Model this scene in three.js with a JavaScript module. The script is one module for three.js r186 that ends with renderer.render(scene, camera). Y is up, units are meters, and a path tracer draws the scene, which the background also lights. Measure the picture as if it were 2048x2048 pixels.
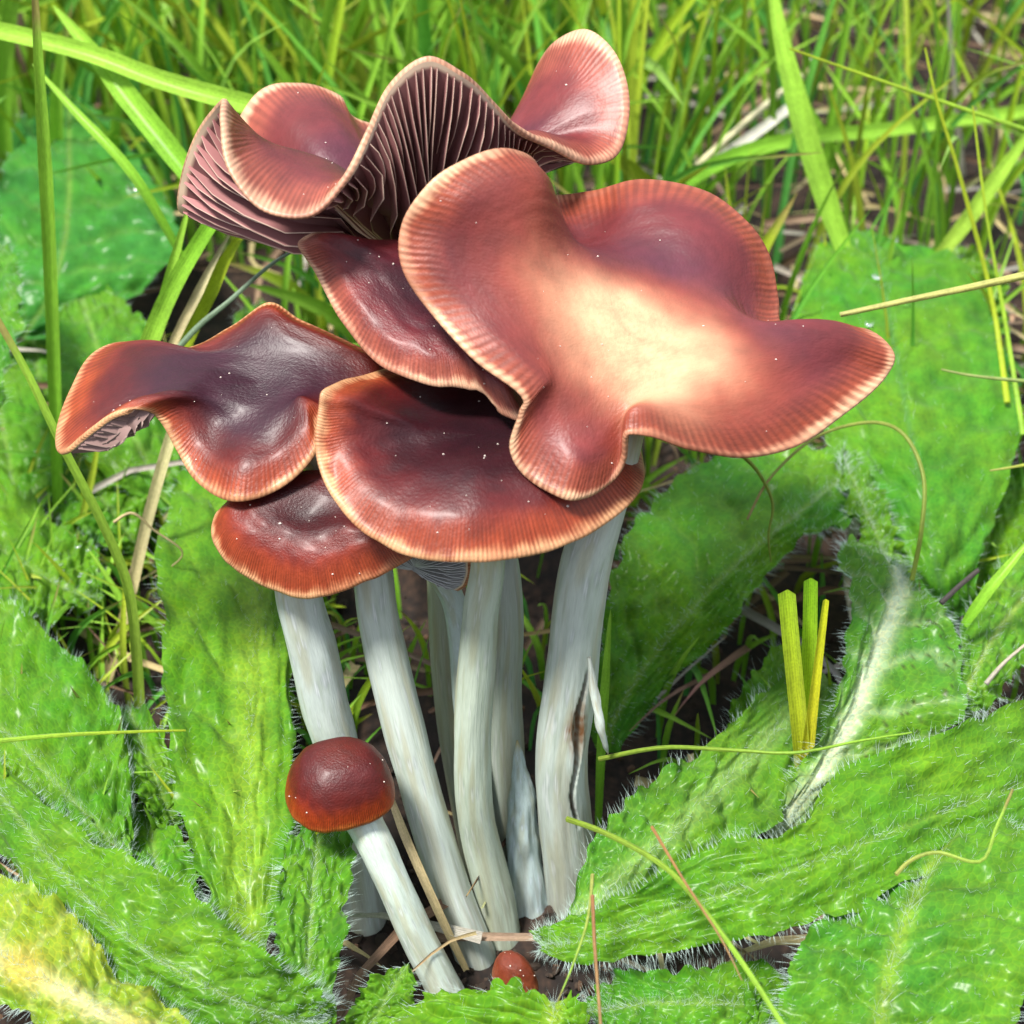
import * as THREE from 'three';
import { mergeGeometries } from 'three/addons/utils/BufferGeometryUtils.js';
import { createNoise3D } from 'simplex-noise';

// ---------------------------------------------------------------- camera, sky, sun, exposure
const scene = new THREE.Scene();
const camera = new THREE.PerspectiveCamera(30, 1, 0.005, 200);
const EYE = new THREE.Vector3(0, 0.2738, 0.2605);
const AIM = new THREE.Vector3(0, 0.055, 0);
camera.position.copy(EYE);
camera.lookAt(AIM);
camera.updateMatrixWorld(true);
camera.updateProjectionMatrix();
camera.focus = 0.315;
camera.userData.fStop = 25;

const renderer = new THREE.WebGLRenderer();
renderer.toneMapping = THREE.LinearToneMapping;
renderer.toneMappingExposure = 5.3;
renderer.shadowMap.enabled = true;

// overcast sky: brighter towards the zenith, faintly blue
{
  const W = 64, H = 32, d = new Float32Array(W * H * 4);
  for (let j = 0; j < H; j++) {
    const el = ((j + 0.5) / H - 0.5) * Math.PI, s = Math.max(0, Math.sin(el));
    const L = 0.27 * (1 + 2 * s) / 3;
    for (let i = 0; i < W; i++) {
      const k = (j * W + i) * 4;
      d[k] = L * 0.95; d[k + 1] = L * 1.0; d[k + 2] = L * 1.16; d[k + 3] = 1;
    }
  }
  const sky = new THREE.DataTexture(d, W, H, THREE.RGBAFormat, THREE.FloatType);
  sky.mapping = THREE.EquirectangularReflectionMapping;
  sky.magFilter = THREE.LinearFilter;
  sky.needsUpdate = true;
  scene.background = sky;
  scene.environment = sky;
}
const sun = new THREE.DirectionalLight(0xfff9f2, 1.5);
sun.position.set(-0.34, 1.0, 0.22);
sun.target.position.set(0, 0.05, 0);
sun.castShadow = true;
sun.shadow.radius = 22;
sun.shadow.mapSize.set(2048, 2048);
Object.assign(sun.shadow.camera, { left: -0.4, right: 0.4, top: 0.5, bottom: -0.4, near: 0.1, far: 3 });
scene.add(sun, sun.target);

// ---------------------------------------------------------------- helpers
let seed = 20240;
const rnd = () => { seed = (seed + 0x6D2B79F5) | 0; let t = Math.imul(seed ^ (seed >>> 15), 1 | seed); t = (t + Math.imul(t ^ (t >>> 7), 61 | t)) ^ t; return ((t ^ (t >>> 14)) >>> 0) / 4294967296; };
const rr = (a, b) => a + (b - a) * rnd();
const N3 = createNoise3D(rnd);
const V = (x, y, z) => new THREE.Vector3(x, y, z);
const clamp = (x, a = 0, b = 1) => Math.min(b, Math.max(a, x));
const sm = (a, b, x) => { const t = clamp((x - a) / (b - a)); return t * t * (3 - 2 * t); };
const lerp = (a, b, t) => a + (b - a) * t;
const lin = (r, g, b) => new THREE.Color().setRGB(r / 255, g / 255, b / 255, THREE.SRGBColorSpace);
const mixC = (a, b, t) => [lerp(a[0], b[0], t), lerp(a[1], b[1], t), lerp(a[2], b[2], t)];

// survey of the place: a bearing in the picture (0..1932) met with a level (h cm above the soil) or an upright plane (z cm)
const FWD = AIM.clone().sub(EYE).normalize(), RIGHT = V(1, 0, 0), UPV = RIGHT.clone().cross(FWD);
const TAN = Math.tan(THREE.MathUtils.degToRad(15));
const bearing = (px, py) => FWD.clone().addScaledVector(RIGHT, (px / 966 - 1) * TAN).addScaledVector(UPV, (1 - py / 966) * TAN);
const H = (px, py, h) => { const d = bearing(px, py); return EYE.clone().addScaledVector(d, (h / 100 - EYE.y) / d.y); };
const Z = (px, py, z) => { const d = bearing(px, py); return EYE.clone().addScaledVector(d, (z / 100 - EYE.z) / d.z); };
const mpp = (p) => p.clone().sub(EYE).dot(FWD) * TAN / 966;   // metres per survey unit at a point

const used = {};
const numbered = (n) => { const k = used[n] = (used[n] ?? -1) + 1; return k ? `${n}_${String(k).padStart(3, '0')}` : n; };
function tag(o, label, category, group) { o.userData.label = label; o.userData.category = category; if (group) o.userData.group = group; return o; }
function thing(name, label, category, base, group) {
  const o = new THREE.Group(); o.name = numbered(name); o.position.copy(base); scene.add(o);
  return tag(o, label, category, group);
}
function part(name, geo, mat, parent, origin) {
  if (origin) geo.translate(-origin.x, -origin.y, -origin.z);
  const m = new THREE.Mesh(geo, mat); m.name = name; m.castShadow = m.receiveShadow = true; parent.add(m); return m;
}
function single(name, geo, mat, label, category, base, group) {
  geo.translate(-base.x, -base.y, -base.z);
  const m = new THREE.Mesh(geo, mat); m.name = numbered(name); m.position.copy(base); m.castShadow = m.receiveShadow = true;
  scene.add(m); return tag(m, label, category, group);
}
function geom(pos, idx, { uv, col } = {}) {
  const g = new THREE.BufferGeometry();
  g.setAttribute('position', new THREE.Float32BufferAttribute(pos, 3));
  if (uv) g.setAttribute('uv', new THREE.Float32BufferAttribute(uv, 2));
  if (col) g.setAttribute('color', new THREE.Float32BufferAttribute(col, 3));
  g.setIndex(idx); g.computeVertexNormals(); return g;
}
const cr = (a, b, c, d, t) => { // uniform Catmull-Rom on Vector3
  const t2 = t * t, t3 = t2 * t, f = (k) => 0.5 * (2 * b[k] + (c[k] - a[k]) * t + (2 * a[k] - 5 * b[k] + 4 * c[k] - d[k]) * t2 + (3 * b[k] - a[k] - 3 * c[k] + d[k]) * t3);
  return V(f('x'), f('y'), f('z'));
};
const closedAt = (P, s) => { const n = P.length, x = ((s % 1) + 1) % 1 * n, i = Math.floor(x), w = (k) => P[(i + k + n) % n]; return cr(w(-1), w(0), w(1), w(2), x - i); };
const openAt = (P, s) => { const n = P.length - 1, x = clamp(s) * n, i = Math.min(n - 1, Math.floor(x)), w = (k) => P[clamp(i + k, 0, n)]; return cr(w(-1), w(0), w(1), w(2), x - i); };
const openNum = (A, s) => { const n = A.length - 1, x = clamp(s) * n, i = Math.min(n - 1, Math.floor(x)); const t = x - i; return lerp(A[i], A[i + 1], t * t * (3 - 2 * t)); };

function texture(w, h, fn, { srgb = true, repeat = true } = {}) {
  const d = new Uint8Array(w * h * 4);
  for (let j = 0; j < h; j++) for (let i = 0; i < w; i++) {
    const c = fn((i + 0.5) / w, (j + 0.5) / h), k = (j * w + i) * 4;
    d[k] = clamp(c[0], 0, 255); d[k + 1] = clamp(c[1], 0, 255); d[k + 2] = clamp(c[2], 0, 255); d[k + 3] = 255;
  }
  const t = new THREE.DataTexture(d, w, h, THREE.RGBAFormat);
  t.magFilter = THREE.LinearFilter; t.minFilter = THREE.LinearMipmapLinearFilter; t.generateMipmaps = true;
  if (repeat) t.wrapS = t.wrapT = THREE.RepeatWrapping;
  if (srgb) t.colorSpace = THREE.SRGBColorSpace;
  t.needsUpdate = true; return t;
}
// tileable noise: two circles
const tileN = (u, v, f, o = 0) => { const a = u * 2 * Math.PI, b = v * 2 * Math.PI, r = f / (2 * Math.PI); return 0.5 * (N3(Math.cos(a) * r + o, Math.sin(a) * r, Math.cos(b) * r) + N3(Math.cos(a) * r + 40 + o, Math.sin(b) * r, Math.sin(a) * r + Math.cos(b) * r)); };

// ---------------------------------------------------------------- materials
// cell relief of leaf tissue (cells between fine veins)
const cells = (() => { const n = 26, p = []; for (let j = 0; j < n; j++) for (let i = 0; i < n; i++) p.push([(i + rnd() * 0.95) / n, (j + rnd() * 0.95) / n, rnd()]); return { n, p }; })();
function worley(u, v) {
  const { n, p } = cells, ci = Math.floor(u * n), cj = Math.floor(v * n); let d1 = 9, d2 = 9, id = 0;
  for (let b = -2; b <= 2; b++) for (let a = -2; a <= 2; a++) {
    const q = p[((cj + b + n) % n) * n + ((ci + a + n) % n)];
    let dx = Math.abs(q[0] - u); if (dx > 0.5) dx = 1 - dx; let dy = Math.abs(q[1] - v); if (dy > 0.5) dy = 1 - dy;
    const d = Math.hypot(dx, dy) * n; if (d < d1) { d2 = d1; d1 = d; id = q[2]; } else if (d < d2) d2 = d;
  }
  return [d1, d2, id];
}
const wTab = (() => { const S = 512, A = []; for (let j = 0; j < S; j++) for (let i = 0; i < S; i++) A.push(worley((i + 0.5) / S, (j + 0.5) / S)); return (u, v) => A[Math.min(S - 1, Math.floor(v * S)) * S + Math.min(S - 1, Math.floor(u * S))]; })();
const leafMap = texture(512, 512, (u, v) => {
  const [d1, d2, id] = wTab(u, v), e = sm(0.02, 0.30, d2 - d1);
  const n = tileN(u, v, 6) * 0.10 + tileN(u, v, 24, 7) * 0.07 + tileN(u, v, 70, 3) * 0.05;
  const k = 0.88 + 0.8 * n + (id - 0.5) * 0.08;
  return [235 * k + 26 * (1 - e), 240 * k + 12 * (1 - e), 220 * k];
});
const leafBump = texture(512, 512, (u, v) => { const [d1, d2] = wTab(u, v), e = sm(0, 0.5, d2 - d1); const h = 110 + 90 * e + tileN(u, v, 60, 5) * 40; return [h, h, h]; }, { srgb: false });
const leafMat = new THREE.MeshPhysicalMaterial({ vertexColors: true, map: leafMap, bumpMap: leafBump, bumpScale: 0.00014, roughness: 1, specularIntensity: 0.25, transmission: 0.28, thickness: 0, clearcoat: 0.26, clearcoatRoughness: 0.27, side: THREE.DoubleSide });
const ribMap = texture(64, 128, (u, v) => { const k = 1.0 + 0.05 * Math.cos(u * 2 * Math.PI * 7) + 0.10 * N3(u * 14, v * 3, 2) + 0.07 * N3(u * 5, v * 22, 6); return [238 * k, 242 * k, 225 * k]; });
const grassMat = new THREE.MeshPhysicalMaterial({ vertexColors: true, map: ribMap, bumpMap: ribMap, bumpScale: 0.0001, roughness: 1, specularIntensity: 0.3, transmission: 0.32, thickness: 0, clearcoat: 0.22, clearcoatRoughness: 0.3, side: THREE.DoubleSide });
const strawMat = new THREE.MeshStandardMaterial({ vertexColors: true, map: ribMap, bumpMap: ribMap, bumpScale: 0.00012, roughness: 0.8, side: THREE.DoubleSide });
const hairMat = new THREE.MeshStandardMaterial({ color: new THREE.Color(0.5, 0.64, 0.58), roughness: 0.5, side: THREE.DoubleSide });
const waterMat = new THREE.MeshPhysicalMaterial({ color: 0xffffff, roughness: 0.02, transmission: 1, thickness: 0.002, ior: 1.333 });

// cap skin: radial zones of pigment, pale striate margin
function capTexture(w, h, o) {
  const { core, body, ring, tan, cream, fray = 0.013, strN = 150, pale, plain, off = 0, zones = [0.35, 0.62, 0.83, 0.935, 0.985] } = o;
  return texture(w, h, (u, v) => {
    const a = u * 2 * Math.PI, ca = Math.cos(a), sa = Math.sin(a);
    const n1 = N3(ca * 1.3 + off, sa * 1.3, v * 2), n2 = N3(ca * 5 * v + off, sa * 5 * v, v * 5 + 9), n3 = N3(ca * 16 * v, sa * 16 * v + off, v * 16);
    const edge = N3(ca * 9 + off, sa * 9, 3.3);
    const ln = N3(ca * strN / 6.28, sa * strN / 6.28, v * 2 + off), ln2 = N3(ca * strN / 2.6, sa * strN / 2.6, v * 3 + 20 + off);
    const str = sm(-0.6, 0.6, 0.55 * Math.sin(a * strN * 0.8 + 2.5 * N3(ca * 4, sa * 4, off)) + 0.4 * ln + 0.25 * ln2);
    const on = sm(0.74, 0.96, v + fray * edge);
    const e = v + fray * (0.7 * n1 + 0.5 * edge) + 0.02 * n2 + on * (str - 0.5) * 0.012;
    let c = mixC(core, body, sm(zones[0] - 0.2, zones[0] + 0.15, e));
    c = mixC(c, ring, sm(zones[1] - 0.14, zones[1] + 0.14, e));
    c = mixC(c, tan, sm(zones[2] - 0.10, zones[3] + 0.01, e));
    const worn = sm(-0.75, 0.15, N3(ca * 1.1 + off * 3, sa * 1.1, 7)), bare = plain ? sm(plain[0], plain[0] + 0.05, u) * (1 - sm(plain[1] - 0.05, plain[1], u)) : 0;   // the bloom has rubbed off parts of the margin
    c = mixC(c, cream, sm(zones[3], zones[4] + 0.012, e) * (0.55 + 0.45 * worn) * (1 - 0.8 * bare));
    if (pale) {
      const w = pale.where(u, v), dx = w.x - pale.at.x, dz = w.z - pale.at.z, ct = Math.cos(pale.turn), st = Math.sin(pale.turn);
      const d = Math.hypot((dx * ct + dz * st) / pale.rx, (dz * ct - dx * st) / pale.rz) + 0.10 * N3(w.x * 70, w.z * 70, 2) + 0.03 * N3(w.x * 240, w.z * 240, 5) + 0.015 * n3;
      c = mixC(c, pale.mid, 0.85 * (1 - sm(0.75, 1.5, d))); c = mixC(c, pale.col, 1 - sm(0.35, 1.05, d));
    }
    let k = 1 + 0.05 * n2 + 0.04 * n3 + 0.06 * n1;
    k *= 1 - on * 0.15 * (1 - str);
    const sp = N3(ca * 60 * v, sa * 60 * v, v * 60 + off); if (sp > 0.86) k *= 1 - 0.35 * (sp - 0.86) / 0.14;
    return [c[0] * k, c[1] * k, c[2] * k];
  });
}
const capBump = texture(2048, 256, (u, v) => {
  const a = u * 2 * Math.PI, x = Math.cos(a), y = Math.sin(a), on = sm(0.78, 0.95, v + 0.03 * N3(x * 6, y * 6, 1));
  const st = 0.6 * Math.sin(a * 190 + 1.5 * N3(x * 5, y * 5, v)) + 0.5 * N3(x * 40, y * 40, v * 2);
  const h = 128 + on * 48 * st + 26 * N3(x * 20 * v, y * 20 * v, v * 20) + 22 * N3(x * 60 * v, y * 60 * v, v * 60); return [h, h, h];
}, { srgb: false });
const capMat = (map) => new THREE.MeshPhysicalMaterial({ map, bumpMap: capBump, bumpScale: 0.00018, roughness: 0.46, specularIntensity: 0.65, clearcoat: 0.05, clearcoatRoughness: 0.2 });
const gillMat = new THREE.MeshStandardMaterial({ vertexColors: true, roughness: 0.75, side: THREE.DoubleSide });

const gritMat = new THREE.MeshStandardMaterial({ color: new THREE.Color(0.62, 0.55, 0.48), roughness: 0.6 });
const stemMap = texture(512, 1024, (u, v) => {
  const a = u * 2 * Math.PI, x = Math.cos(a), y = Math.sin(a);
  const f1 = N3(x * 3.5, y * 3.5, v * 6), f2 = N3(x * 10, y * 10, v * 14 + 4), f3 = N3(x * 2.2, y * 2.2, v * 12 + 9), f4 = N3(x * 1.2, y * 1.2, v * 4 + 30), f5 = N3(x * 24, y * 24, v * 40);
  let c = [178, 190, 180];
  c = mixC(c, [146, 160, 142], 0.6 * sm(-0.1, 0.8, f1 * 0.4 + f3 * 0.6));
  c = mixC(c, [160, 158, 128], 0.45 * sm(0.1, 0.8, f4));
  c = mixC(c, [152, 156, 176], 0.3 * sm(0.3, 0.9, f3 + 0.2 * f2));
  c = mixC(c, [206, 214, 206], 0.6 * sm(0.3, 0.8, f2 * 0.3 + f3 * 0.8 - 0.05));
  c = mixC(c, [172, 150, 92], 0.8 * sm(0.84, 0.97, v + 0.03 * f1));
  c = mixC(c, [150, 150, 138], 0.5 * (1 - sm(0.05, 0.3, v + 0.08 * f4)) * sm(-0.3, 0.4, f1));
  c = mixC(c, [148, 142, 116], 0.35 * sm(0.1, 0.9, N3(x * 0.8 + 5, y * 0.8, v * 5 + 50) + 0.3 * f2));
  const k = 1 + 0.02 * f2 + 0.035 * f5;
  return [c[0] * k, c[1] * k, c[2] * k];
});
const stemBump = texture(512, 512, (u, v) => { const a = u * 2 * Math.PI, x = Math.cos(a), y = Math.sin(a); const h = 128 + 45 * N3(x * 9, y * 9, v * 8) + 30 * N3(x * 26, y * 26, v * 36); return [h, h, h]; }, { srgb: false });
const stemMat = new THREE.MeshStandardMaterial({ map: stemMap, bumpMap: stemBump, bumpScale: 0.00009, roughness: 0.45, vertexColors: true });

// ---------------------------------------------------------------- setting: soil
const soilMap = texture(512, 512, (u, v) => {
  const n = tileN(u, v, 8), m = tileN(u, v, 40, 5), f = tileN(u, v, 110, 9);
  let c = mixC([30, 21, 16], [54, 39, 29], sm(-0.5, 0.6, n + 0.5 * m)); const k = 0.9 + 0.35 * f + 0.2 * m;
  return [c[0] * k, c[1] * k, c[2] * k];
});
{
  const NA = 120, NR = 150, pos = [], uv = [], idx = [];
  for (let j = 0; j <= NR; j++) {
    const r = j / NR < 0.7 ? 0.7 * (j / NR / 0.7) : 0.7 * Math.pow(60 / 0.7, (j / NR - 0.7) / 0.3);
    for (let i = 0; i <= NA; i++) {
      const a = i / NA * 2 * Math.PI, x = Math.cos(a) * r, z = Math.sin(a) * r - 0.1;
      const y = -0.004 + (0.005 * N3(x * 12, z * 12, 1) + 0.0025 * N3(x * 50, z * 50, 2) + 0.0012 * N3(x * 160, z * 160, 5)) * (r < 1 ? 1 : 1 / r);
      pos.push(x, y, z); uv.push(x / 0.12, z / 0.12);
      if (j && i < NA) { const p = j * (NA + 1) + i, q = p - NA - 1; idx.push(q, q + 1, p, q + 1, p + 1, p); }
    }
  }
  const m = new THREE.Mesh(geom(pos, idx, { uv }), new THREE.MeshStandardMaterial({ map: soilMap, bumpMap: soilMap, bumpScale: 0.001, roughness: 0.95, side: THREE.DoubleSide }));
  m.name = 'soil_ground'; m.receiveShadow = m.castShadow = true; m.userData = { kind: 'structure', label: 'dark brown damp soil under the leaves and grass' };
  scene.add(m);
}

// ---------------------------------------------------------------- mushrooms
function tubeGeo(P, Rr, { nu = 48, nv = 140, wob = 0.05, carve, tint, off = 0 } = {}) {
  const pos = [], uv = [], col = [], idx = [];
  let n0 = V(1, 0, 0);
  for (let j = 0; j <= nv; j++) {
    const s = j / nv, c = openAt(P, s), t = openAt(P, Math.min(1, s + 0.01)).sub(openAt(P, Math.max(0, s - 0.01))).normalize();
    n0 = n0.clone().addScaledVector(t, -n0.dot(t)).normalize(); const b0 = t.clone().cross(n0);
    const r = openNum(Rr, s);
    for (let i = 0; i <= nu; i++) {
      const a = i / nu * 2 * Math.PI, x = Math.cos(a), y = Math.sin(a);
      let k = r * (1 + wob * N3(x * 0.9 + off, y * 0.9, s * 4) + wob * 0.45 * N3(x * 2.5 + off, y * 2.5, s * 7 + 5) + wob * 0.15 * N3(x * 8 + off, y * 8, s * 12));
      let tn = tint ? tint(a, s) : [1, 1, 1];
      if (carve) { const cv = carve(a, s); k *= 1 - cv.d; if (cv.c) tn = mixC(tn, cv.c, cv.w); }
      pos.push(c.x + (n0.x * x + b0.x * y) * k, c.y + (n0.y * x + b0.y * y) * k, c.z + (n0.z * x + b0.z * y) * k);
      uv.push(i / nu, s); col.push(...tn);
      if (j && i < nu) { const p = j * (nu + 1) + i, q = p - nu - 1; idx.push(q, p, q + 1, q + 1, p, p + 1); }
    }
  }
  return geom(pos, idx, { uv, col });
}
// points go from the top (under the cap) to the base: [px, py, z, radius in survey units]
function stemOf(parent, base, pts, o = {}) {
  const Q = pts.slice().reverse(), P = Q.map(([x, y, z]) => Z(x, y, z)), R = Q.map(([, , , r], i) => 0.92 * r * mpp(P[i]));
  return part('stem', tubeGeo(P, R, o), o.mat || stemMat, parent, base);
}
function capShape({ at, c, R, M, mids = 0, NU = 288, NV = 56, thick = 0.0035, rimT = 0.0009, droop = 0, wav = 0.00014, mv = 0.55, thin = [], calm = 0.6, dome = false }) {
  const C = at(...c), RP = R.map(([x, y, d]) => at(x, y, d));
  const MP = R.map((r, k) => M ? at(...M[k]) : dome ? V(lerp(C.x, RP[k].x, 0.71), lerp(C.y, RP[k].y, 0.32), lerp(C.z, RP[k].z, 0.71)) : C.clone().lerp(RP[k], mv).add(V(0, (r[3] ?? mids) / 100, 0)));
  const g = [];
  for (let j = 0; j <= NV; j++) {
    const v = j / NV, row = [];
    const L0 = (v - mv) * (v - 1) / mv, L1 = v * (v - 1) / (mv * (mv - 1)), L2 = v * (v - mv) / (1 - mv);
    for (let i = 0; i < NU; i++) {
      const s = i / NU, a = s * 2 * Math.PI, p = C.clone().multiplyScalar(L0).addScaledVector(closedAt(MP, s), L1).addScaledVector(closedAt(RP, s), L2);
      p.y += wav * v * N3(Math.cos(a) * 3 * v + C.x * 90, Math.sin(a) * 3 * v, v * 3) * 1.6 - droop * Math.pow(sm(0.72, 1, v), 2);
      row.push(p);
    }
    g.push(row);
  }
  // even out the middle where all radii meet
  for (let j = 0; j <= NV; j++) {
    const w = Math.round(NU * 0.22 * Math.pow(1 - sm(0, calm, j / NV), 1.3)); if (!w) continue;
    for (let pass = 0; pass < 2; pass++) {
      const row = g[j], acc = V(0, 0, 0), out = [];
      for (let i = -w; i <= w; i++) acc.add(row[(i + NU) % NU]);
      for (let i = 0; i < NU; i++) { out.push(acc.clone().divideScalar(2 * w + 1)); acc.sub(row[(i - w + NU) % NU]).add(row[(i + w + 1) % NU]); }
      g[j] = out;
    }
  }
  const JC = Math.round(NV * 0.34);
  for (let it = 0; it < 120; it++) {
    const mid = V(0, 0, 0); for (const p of g[1]) mid.add(p); mid.divideScalar(NU); g[0] = g[0].map(() => mid.clone());
    for (let j = 1; j < JC; j++) for (let i = 0; i < NU; i++) g[j][i].lerp(g[j - 1][i].clone().add(g[j + 1][i]).multiplyScalar(0.5), 0.5);
  }
  const nrm = g.map((row, j) => row.map((p, i) => {
    const du = row[(i + 1) % NU].clone().sub(row[(i - 1 + NU) % NU]), dv = g[Math.min(NV, Math.max(1, j) + 1)][i].clone().sub(g[Math.max(0, Math.max(1, j) - 1)][i]);
    return du.cross(dv).normalize();   // order near > left > far > right: this points up through the skin
  }));
  // flesh and gills thin out where the rim is pinched into a notch
  const slim = []; for (let i = 0; i < NU; i++) { const x = i / NU * R.length; let f = 1; for (const [a, b, lo = 0.04] of thin) { const d = x < a ? a - x : x > b ? x - b : 0; f = Math.min(f, lo + (1 - lo) * sm(0, 1, d)); } slim.push(f); }
  return { g, nrm, NU, NV, thick, rimT, slim };
}
const thickAt = (S, v, i = 0) => S.rimT + S.thick * Math.pow(1 - v, 0.9) * S.slim[i % S.NU];
function capSkin(S) {
  const { g, nrm, NU, NV } = S, pos = [], uv = [], idx = [], W = NU + 1;
  const rows = [];
  for (let j = 0; j <= NV; j++) rows.push([j, 0, j / NV, 0]);
  for (const [f, out] of [[0.35, 0.45], [0.7, 0.45], [1, 0]]) rows.push([NV, f, 1, out]);   // rounded lip
  rows.forEach(([j, f, v, out], r) => {
    for (let i = 0; i <= NU; i++) {
      const k = i % NU, p = g[j][k].clone().addScaledVector(nrm[j][k], -f * S.rimT);
      if (out) p.addScaledVector(g[NV][k].clone().sub(g[NV - 1][k]).normalize(), out * S.rimT);
      pos.push(p.x, p.y, p.z); uv.push(i / NU, Math.min(0.998, Math.max(0.002, v)));
      if (r && i < NU) { const a = r * W + i, b = a - W; idx.push(b, b + 1, a, b + 1, a + 1, a); }
    }
  });
  return geom(pos, idx, { uv });
}
function capUnder(S) {
  const { g, nrm, NU, NV } = S, pos = [], col = [], idx = [], W = NU + 1; let r = 0;
  for (let j = NV; j >= 1; j -= 1) {
    for (let i = 0; i <= NU; i++) {
      const k = i % NU, p = g[j][k].clone().addScaledVector(nrm[j][k], -thickAt(S, j / NV, k)); pos.push(p.x, p.y, p.z); col.push(...mixC(S.flesh, S.lip, sm(0.965, 0.985, j / NV)));
      if (r && i < NU) { const a = r * W + i, b = a - W; idx.push(b, b + 1, a, b + 1, a + 1, a); }
    }
    r++;
  }
  return geom(pos, idx, { col });
}
const GILL_SIDE = [0.30, 0.125, 0.12], GILL_EDGE = [0.85, 0.66, 0.50];
function gillGeo(S, s, v0, v1, depth, side, edge) {
  const { g, nrm, NU, NV } = S, seg = 6, pos = [], col = [], idx = [], x = s * NU, i = Math.floor(x) % NU, i2 = (i + 1) % NU, f = x - Math.floor(x), w = 0.00008;
  for (let n = 0; n <= seg; n++) {
    const v = lerp(v0, v1, n / seg), j = Math.round(v * NV), p = g[j][i].clone().lerp(g[j][i2], f), m = nrm[j][i];
    const du = g[j][i2].clone().sub(g[j][i]).normalize(), t = thickAt(S, j / NV, i), e = n / seg;
    const d = depth * S.slim[i] * Math.pow(Math.sin(Math.PI * clamp(0.10 + 0.80 * e)), 0.8) * (e > 0.99 ? 0.35 : 1);
    const A = p.clone().addScaledVector(m, -t * 0.9), B = p.clone().addScaledVector(m, -t - d * 0.9), E = p.clone().addScaledVector(m, -t - d);
    for (const [q, sg, c] of [[A, -1.6, side], [B, -1, side], [E, 0, edge], [B, 1, side], [A, 1.6, side]]) { const y = q.clone().addScaledVector(du, sg * w); pos.push(y.x, y.y, y.z); col.push(...c); }
    if (n) for (let k = 0; k < 4; k++) { const a = n * 5 + k, b = a - 5; idx.push(b, b + 1, a, b + 1, a + 1, a); }
  }
  return geom(pos, idx, { col });
}
function gillsOf(S, capMesh, base, { n, depth = 0.003, each = true, side = GILL_SIDE, edge = GILL_EDGE, v0 = 0.1, v1 = 0.982, start, deep }) {
  const all = [];
  for (let k = 0; k < n; k++) {
    const short = k % 2, s = (k + 0.5 + rr(-0.2, 0.2)) / n, q = rr(0.85, 1.15);
    if (S.slim[Math.floor(s * S.NU) % S.NU] < 0.1) continue;
    const ge = gillGeo(S, s, Math.max(short ? rr(0.5, 0.68) : v0, start ? start(s) : 0), v1, depth * (deep ? deep(s) : 1) * (short ? 0.65 : 1) * rr(0.9, 1.1), side.map((c) => c * q), edge.map((c) => c * lerp(1, q, 0.4)));
    if (each) part('gill', ge, gillMat, capMesh, base); else all.push(ge);
  }
  if (!each) { const m = part('gill_ring', mergeGeometries(all), gillMat, capMesh, base); m.userData.kind = 'stuff'; }
}
function mushroom({ name = 'mushroom', label, group = 'mushrooms growing in one cluster', cap, map, stem, stemOpt, gills, under }) {
  const [bx, by, bz] = stem[stem.length - 1], base = Z(bx, by, bz);
  const t = thing(name, label, 'mushroom', base, group);
  const S = capShape(cap);
  if (map.pale) map.pale.where = (u, v) => { const y = v * S.NV, j = Math.min(S.NV - 1, Math.floor(y)), x = u * S.NU, i = Math.floor(x) % S.NU, k = (i + 1) % S.NU, f = x - Math.floor(x); return S.g[j][i].clone().lerp(S.g[j][k], f).lerp(S.g[j + 1][i].clone().lerp(S.g[j + 1][k], f), y - j); };
  const cm = part('cap', capSkin(S), capMat(capTexture(map.w || 2048, map.h || 384, map)), t, base);
  S.flesh = under || [0.17, 0.07, 0.065]; S.lip = [0.72, 0.55, 0.38];
  part('underside', capUnder(S), gillMat, cm, base);
  if (gills) gillsOf(S, cm, base, gills);
  { // pale grit stuck to the damp skin
    const gs = [], grain = new THREE.IcosahedronGeometry(1, 0), m4 = new THREE.Matrix4();
    for (let k = 0; k < (S.NU > 250 ? 26 : 8); k++) {
      const j = Math.floor(Math.sqrt(rnd()) * 0.95 * S.NV), i = Math.floor(rnd() * S.NU), r = rr(0.00005, 0.00014) * (rnd() < 0.1 ? 1.7 : 1);
      m4.makeScale(r * rr(0.7, 1.5), r * 0.8, r).setPosition(S.g[j][i].clone().addScaledVector(S.nrm[j][i], r * 0.4)); gs.push(grain.clone().applyMatrix4(m4));
    }
    part('grit_specks', mergeGeometries(gs), gritMat, cm, base).userData.kind = 'stuff';
  }
  stemOf(t, base, stem, stemOpt);
  return { t, base, S, cm };
}
const P_RED = { core: [48, 14, 21], body: [55, 15, 21], ring: [78, 21, 19], tan: [142, 60, 34], cream: [194, 146, 104] };
const P_PINK = { core: [78, 36, 47], body: [80, 36, 49], ring: [100, 40, 40], tan: [144, 74, 58], cream: [204, 160, 128] };

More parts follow.
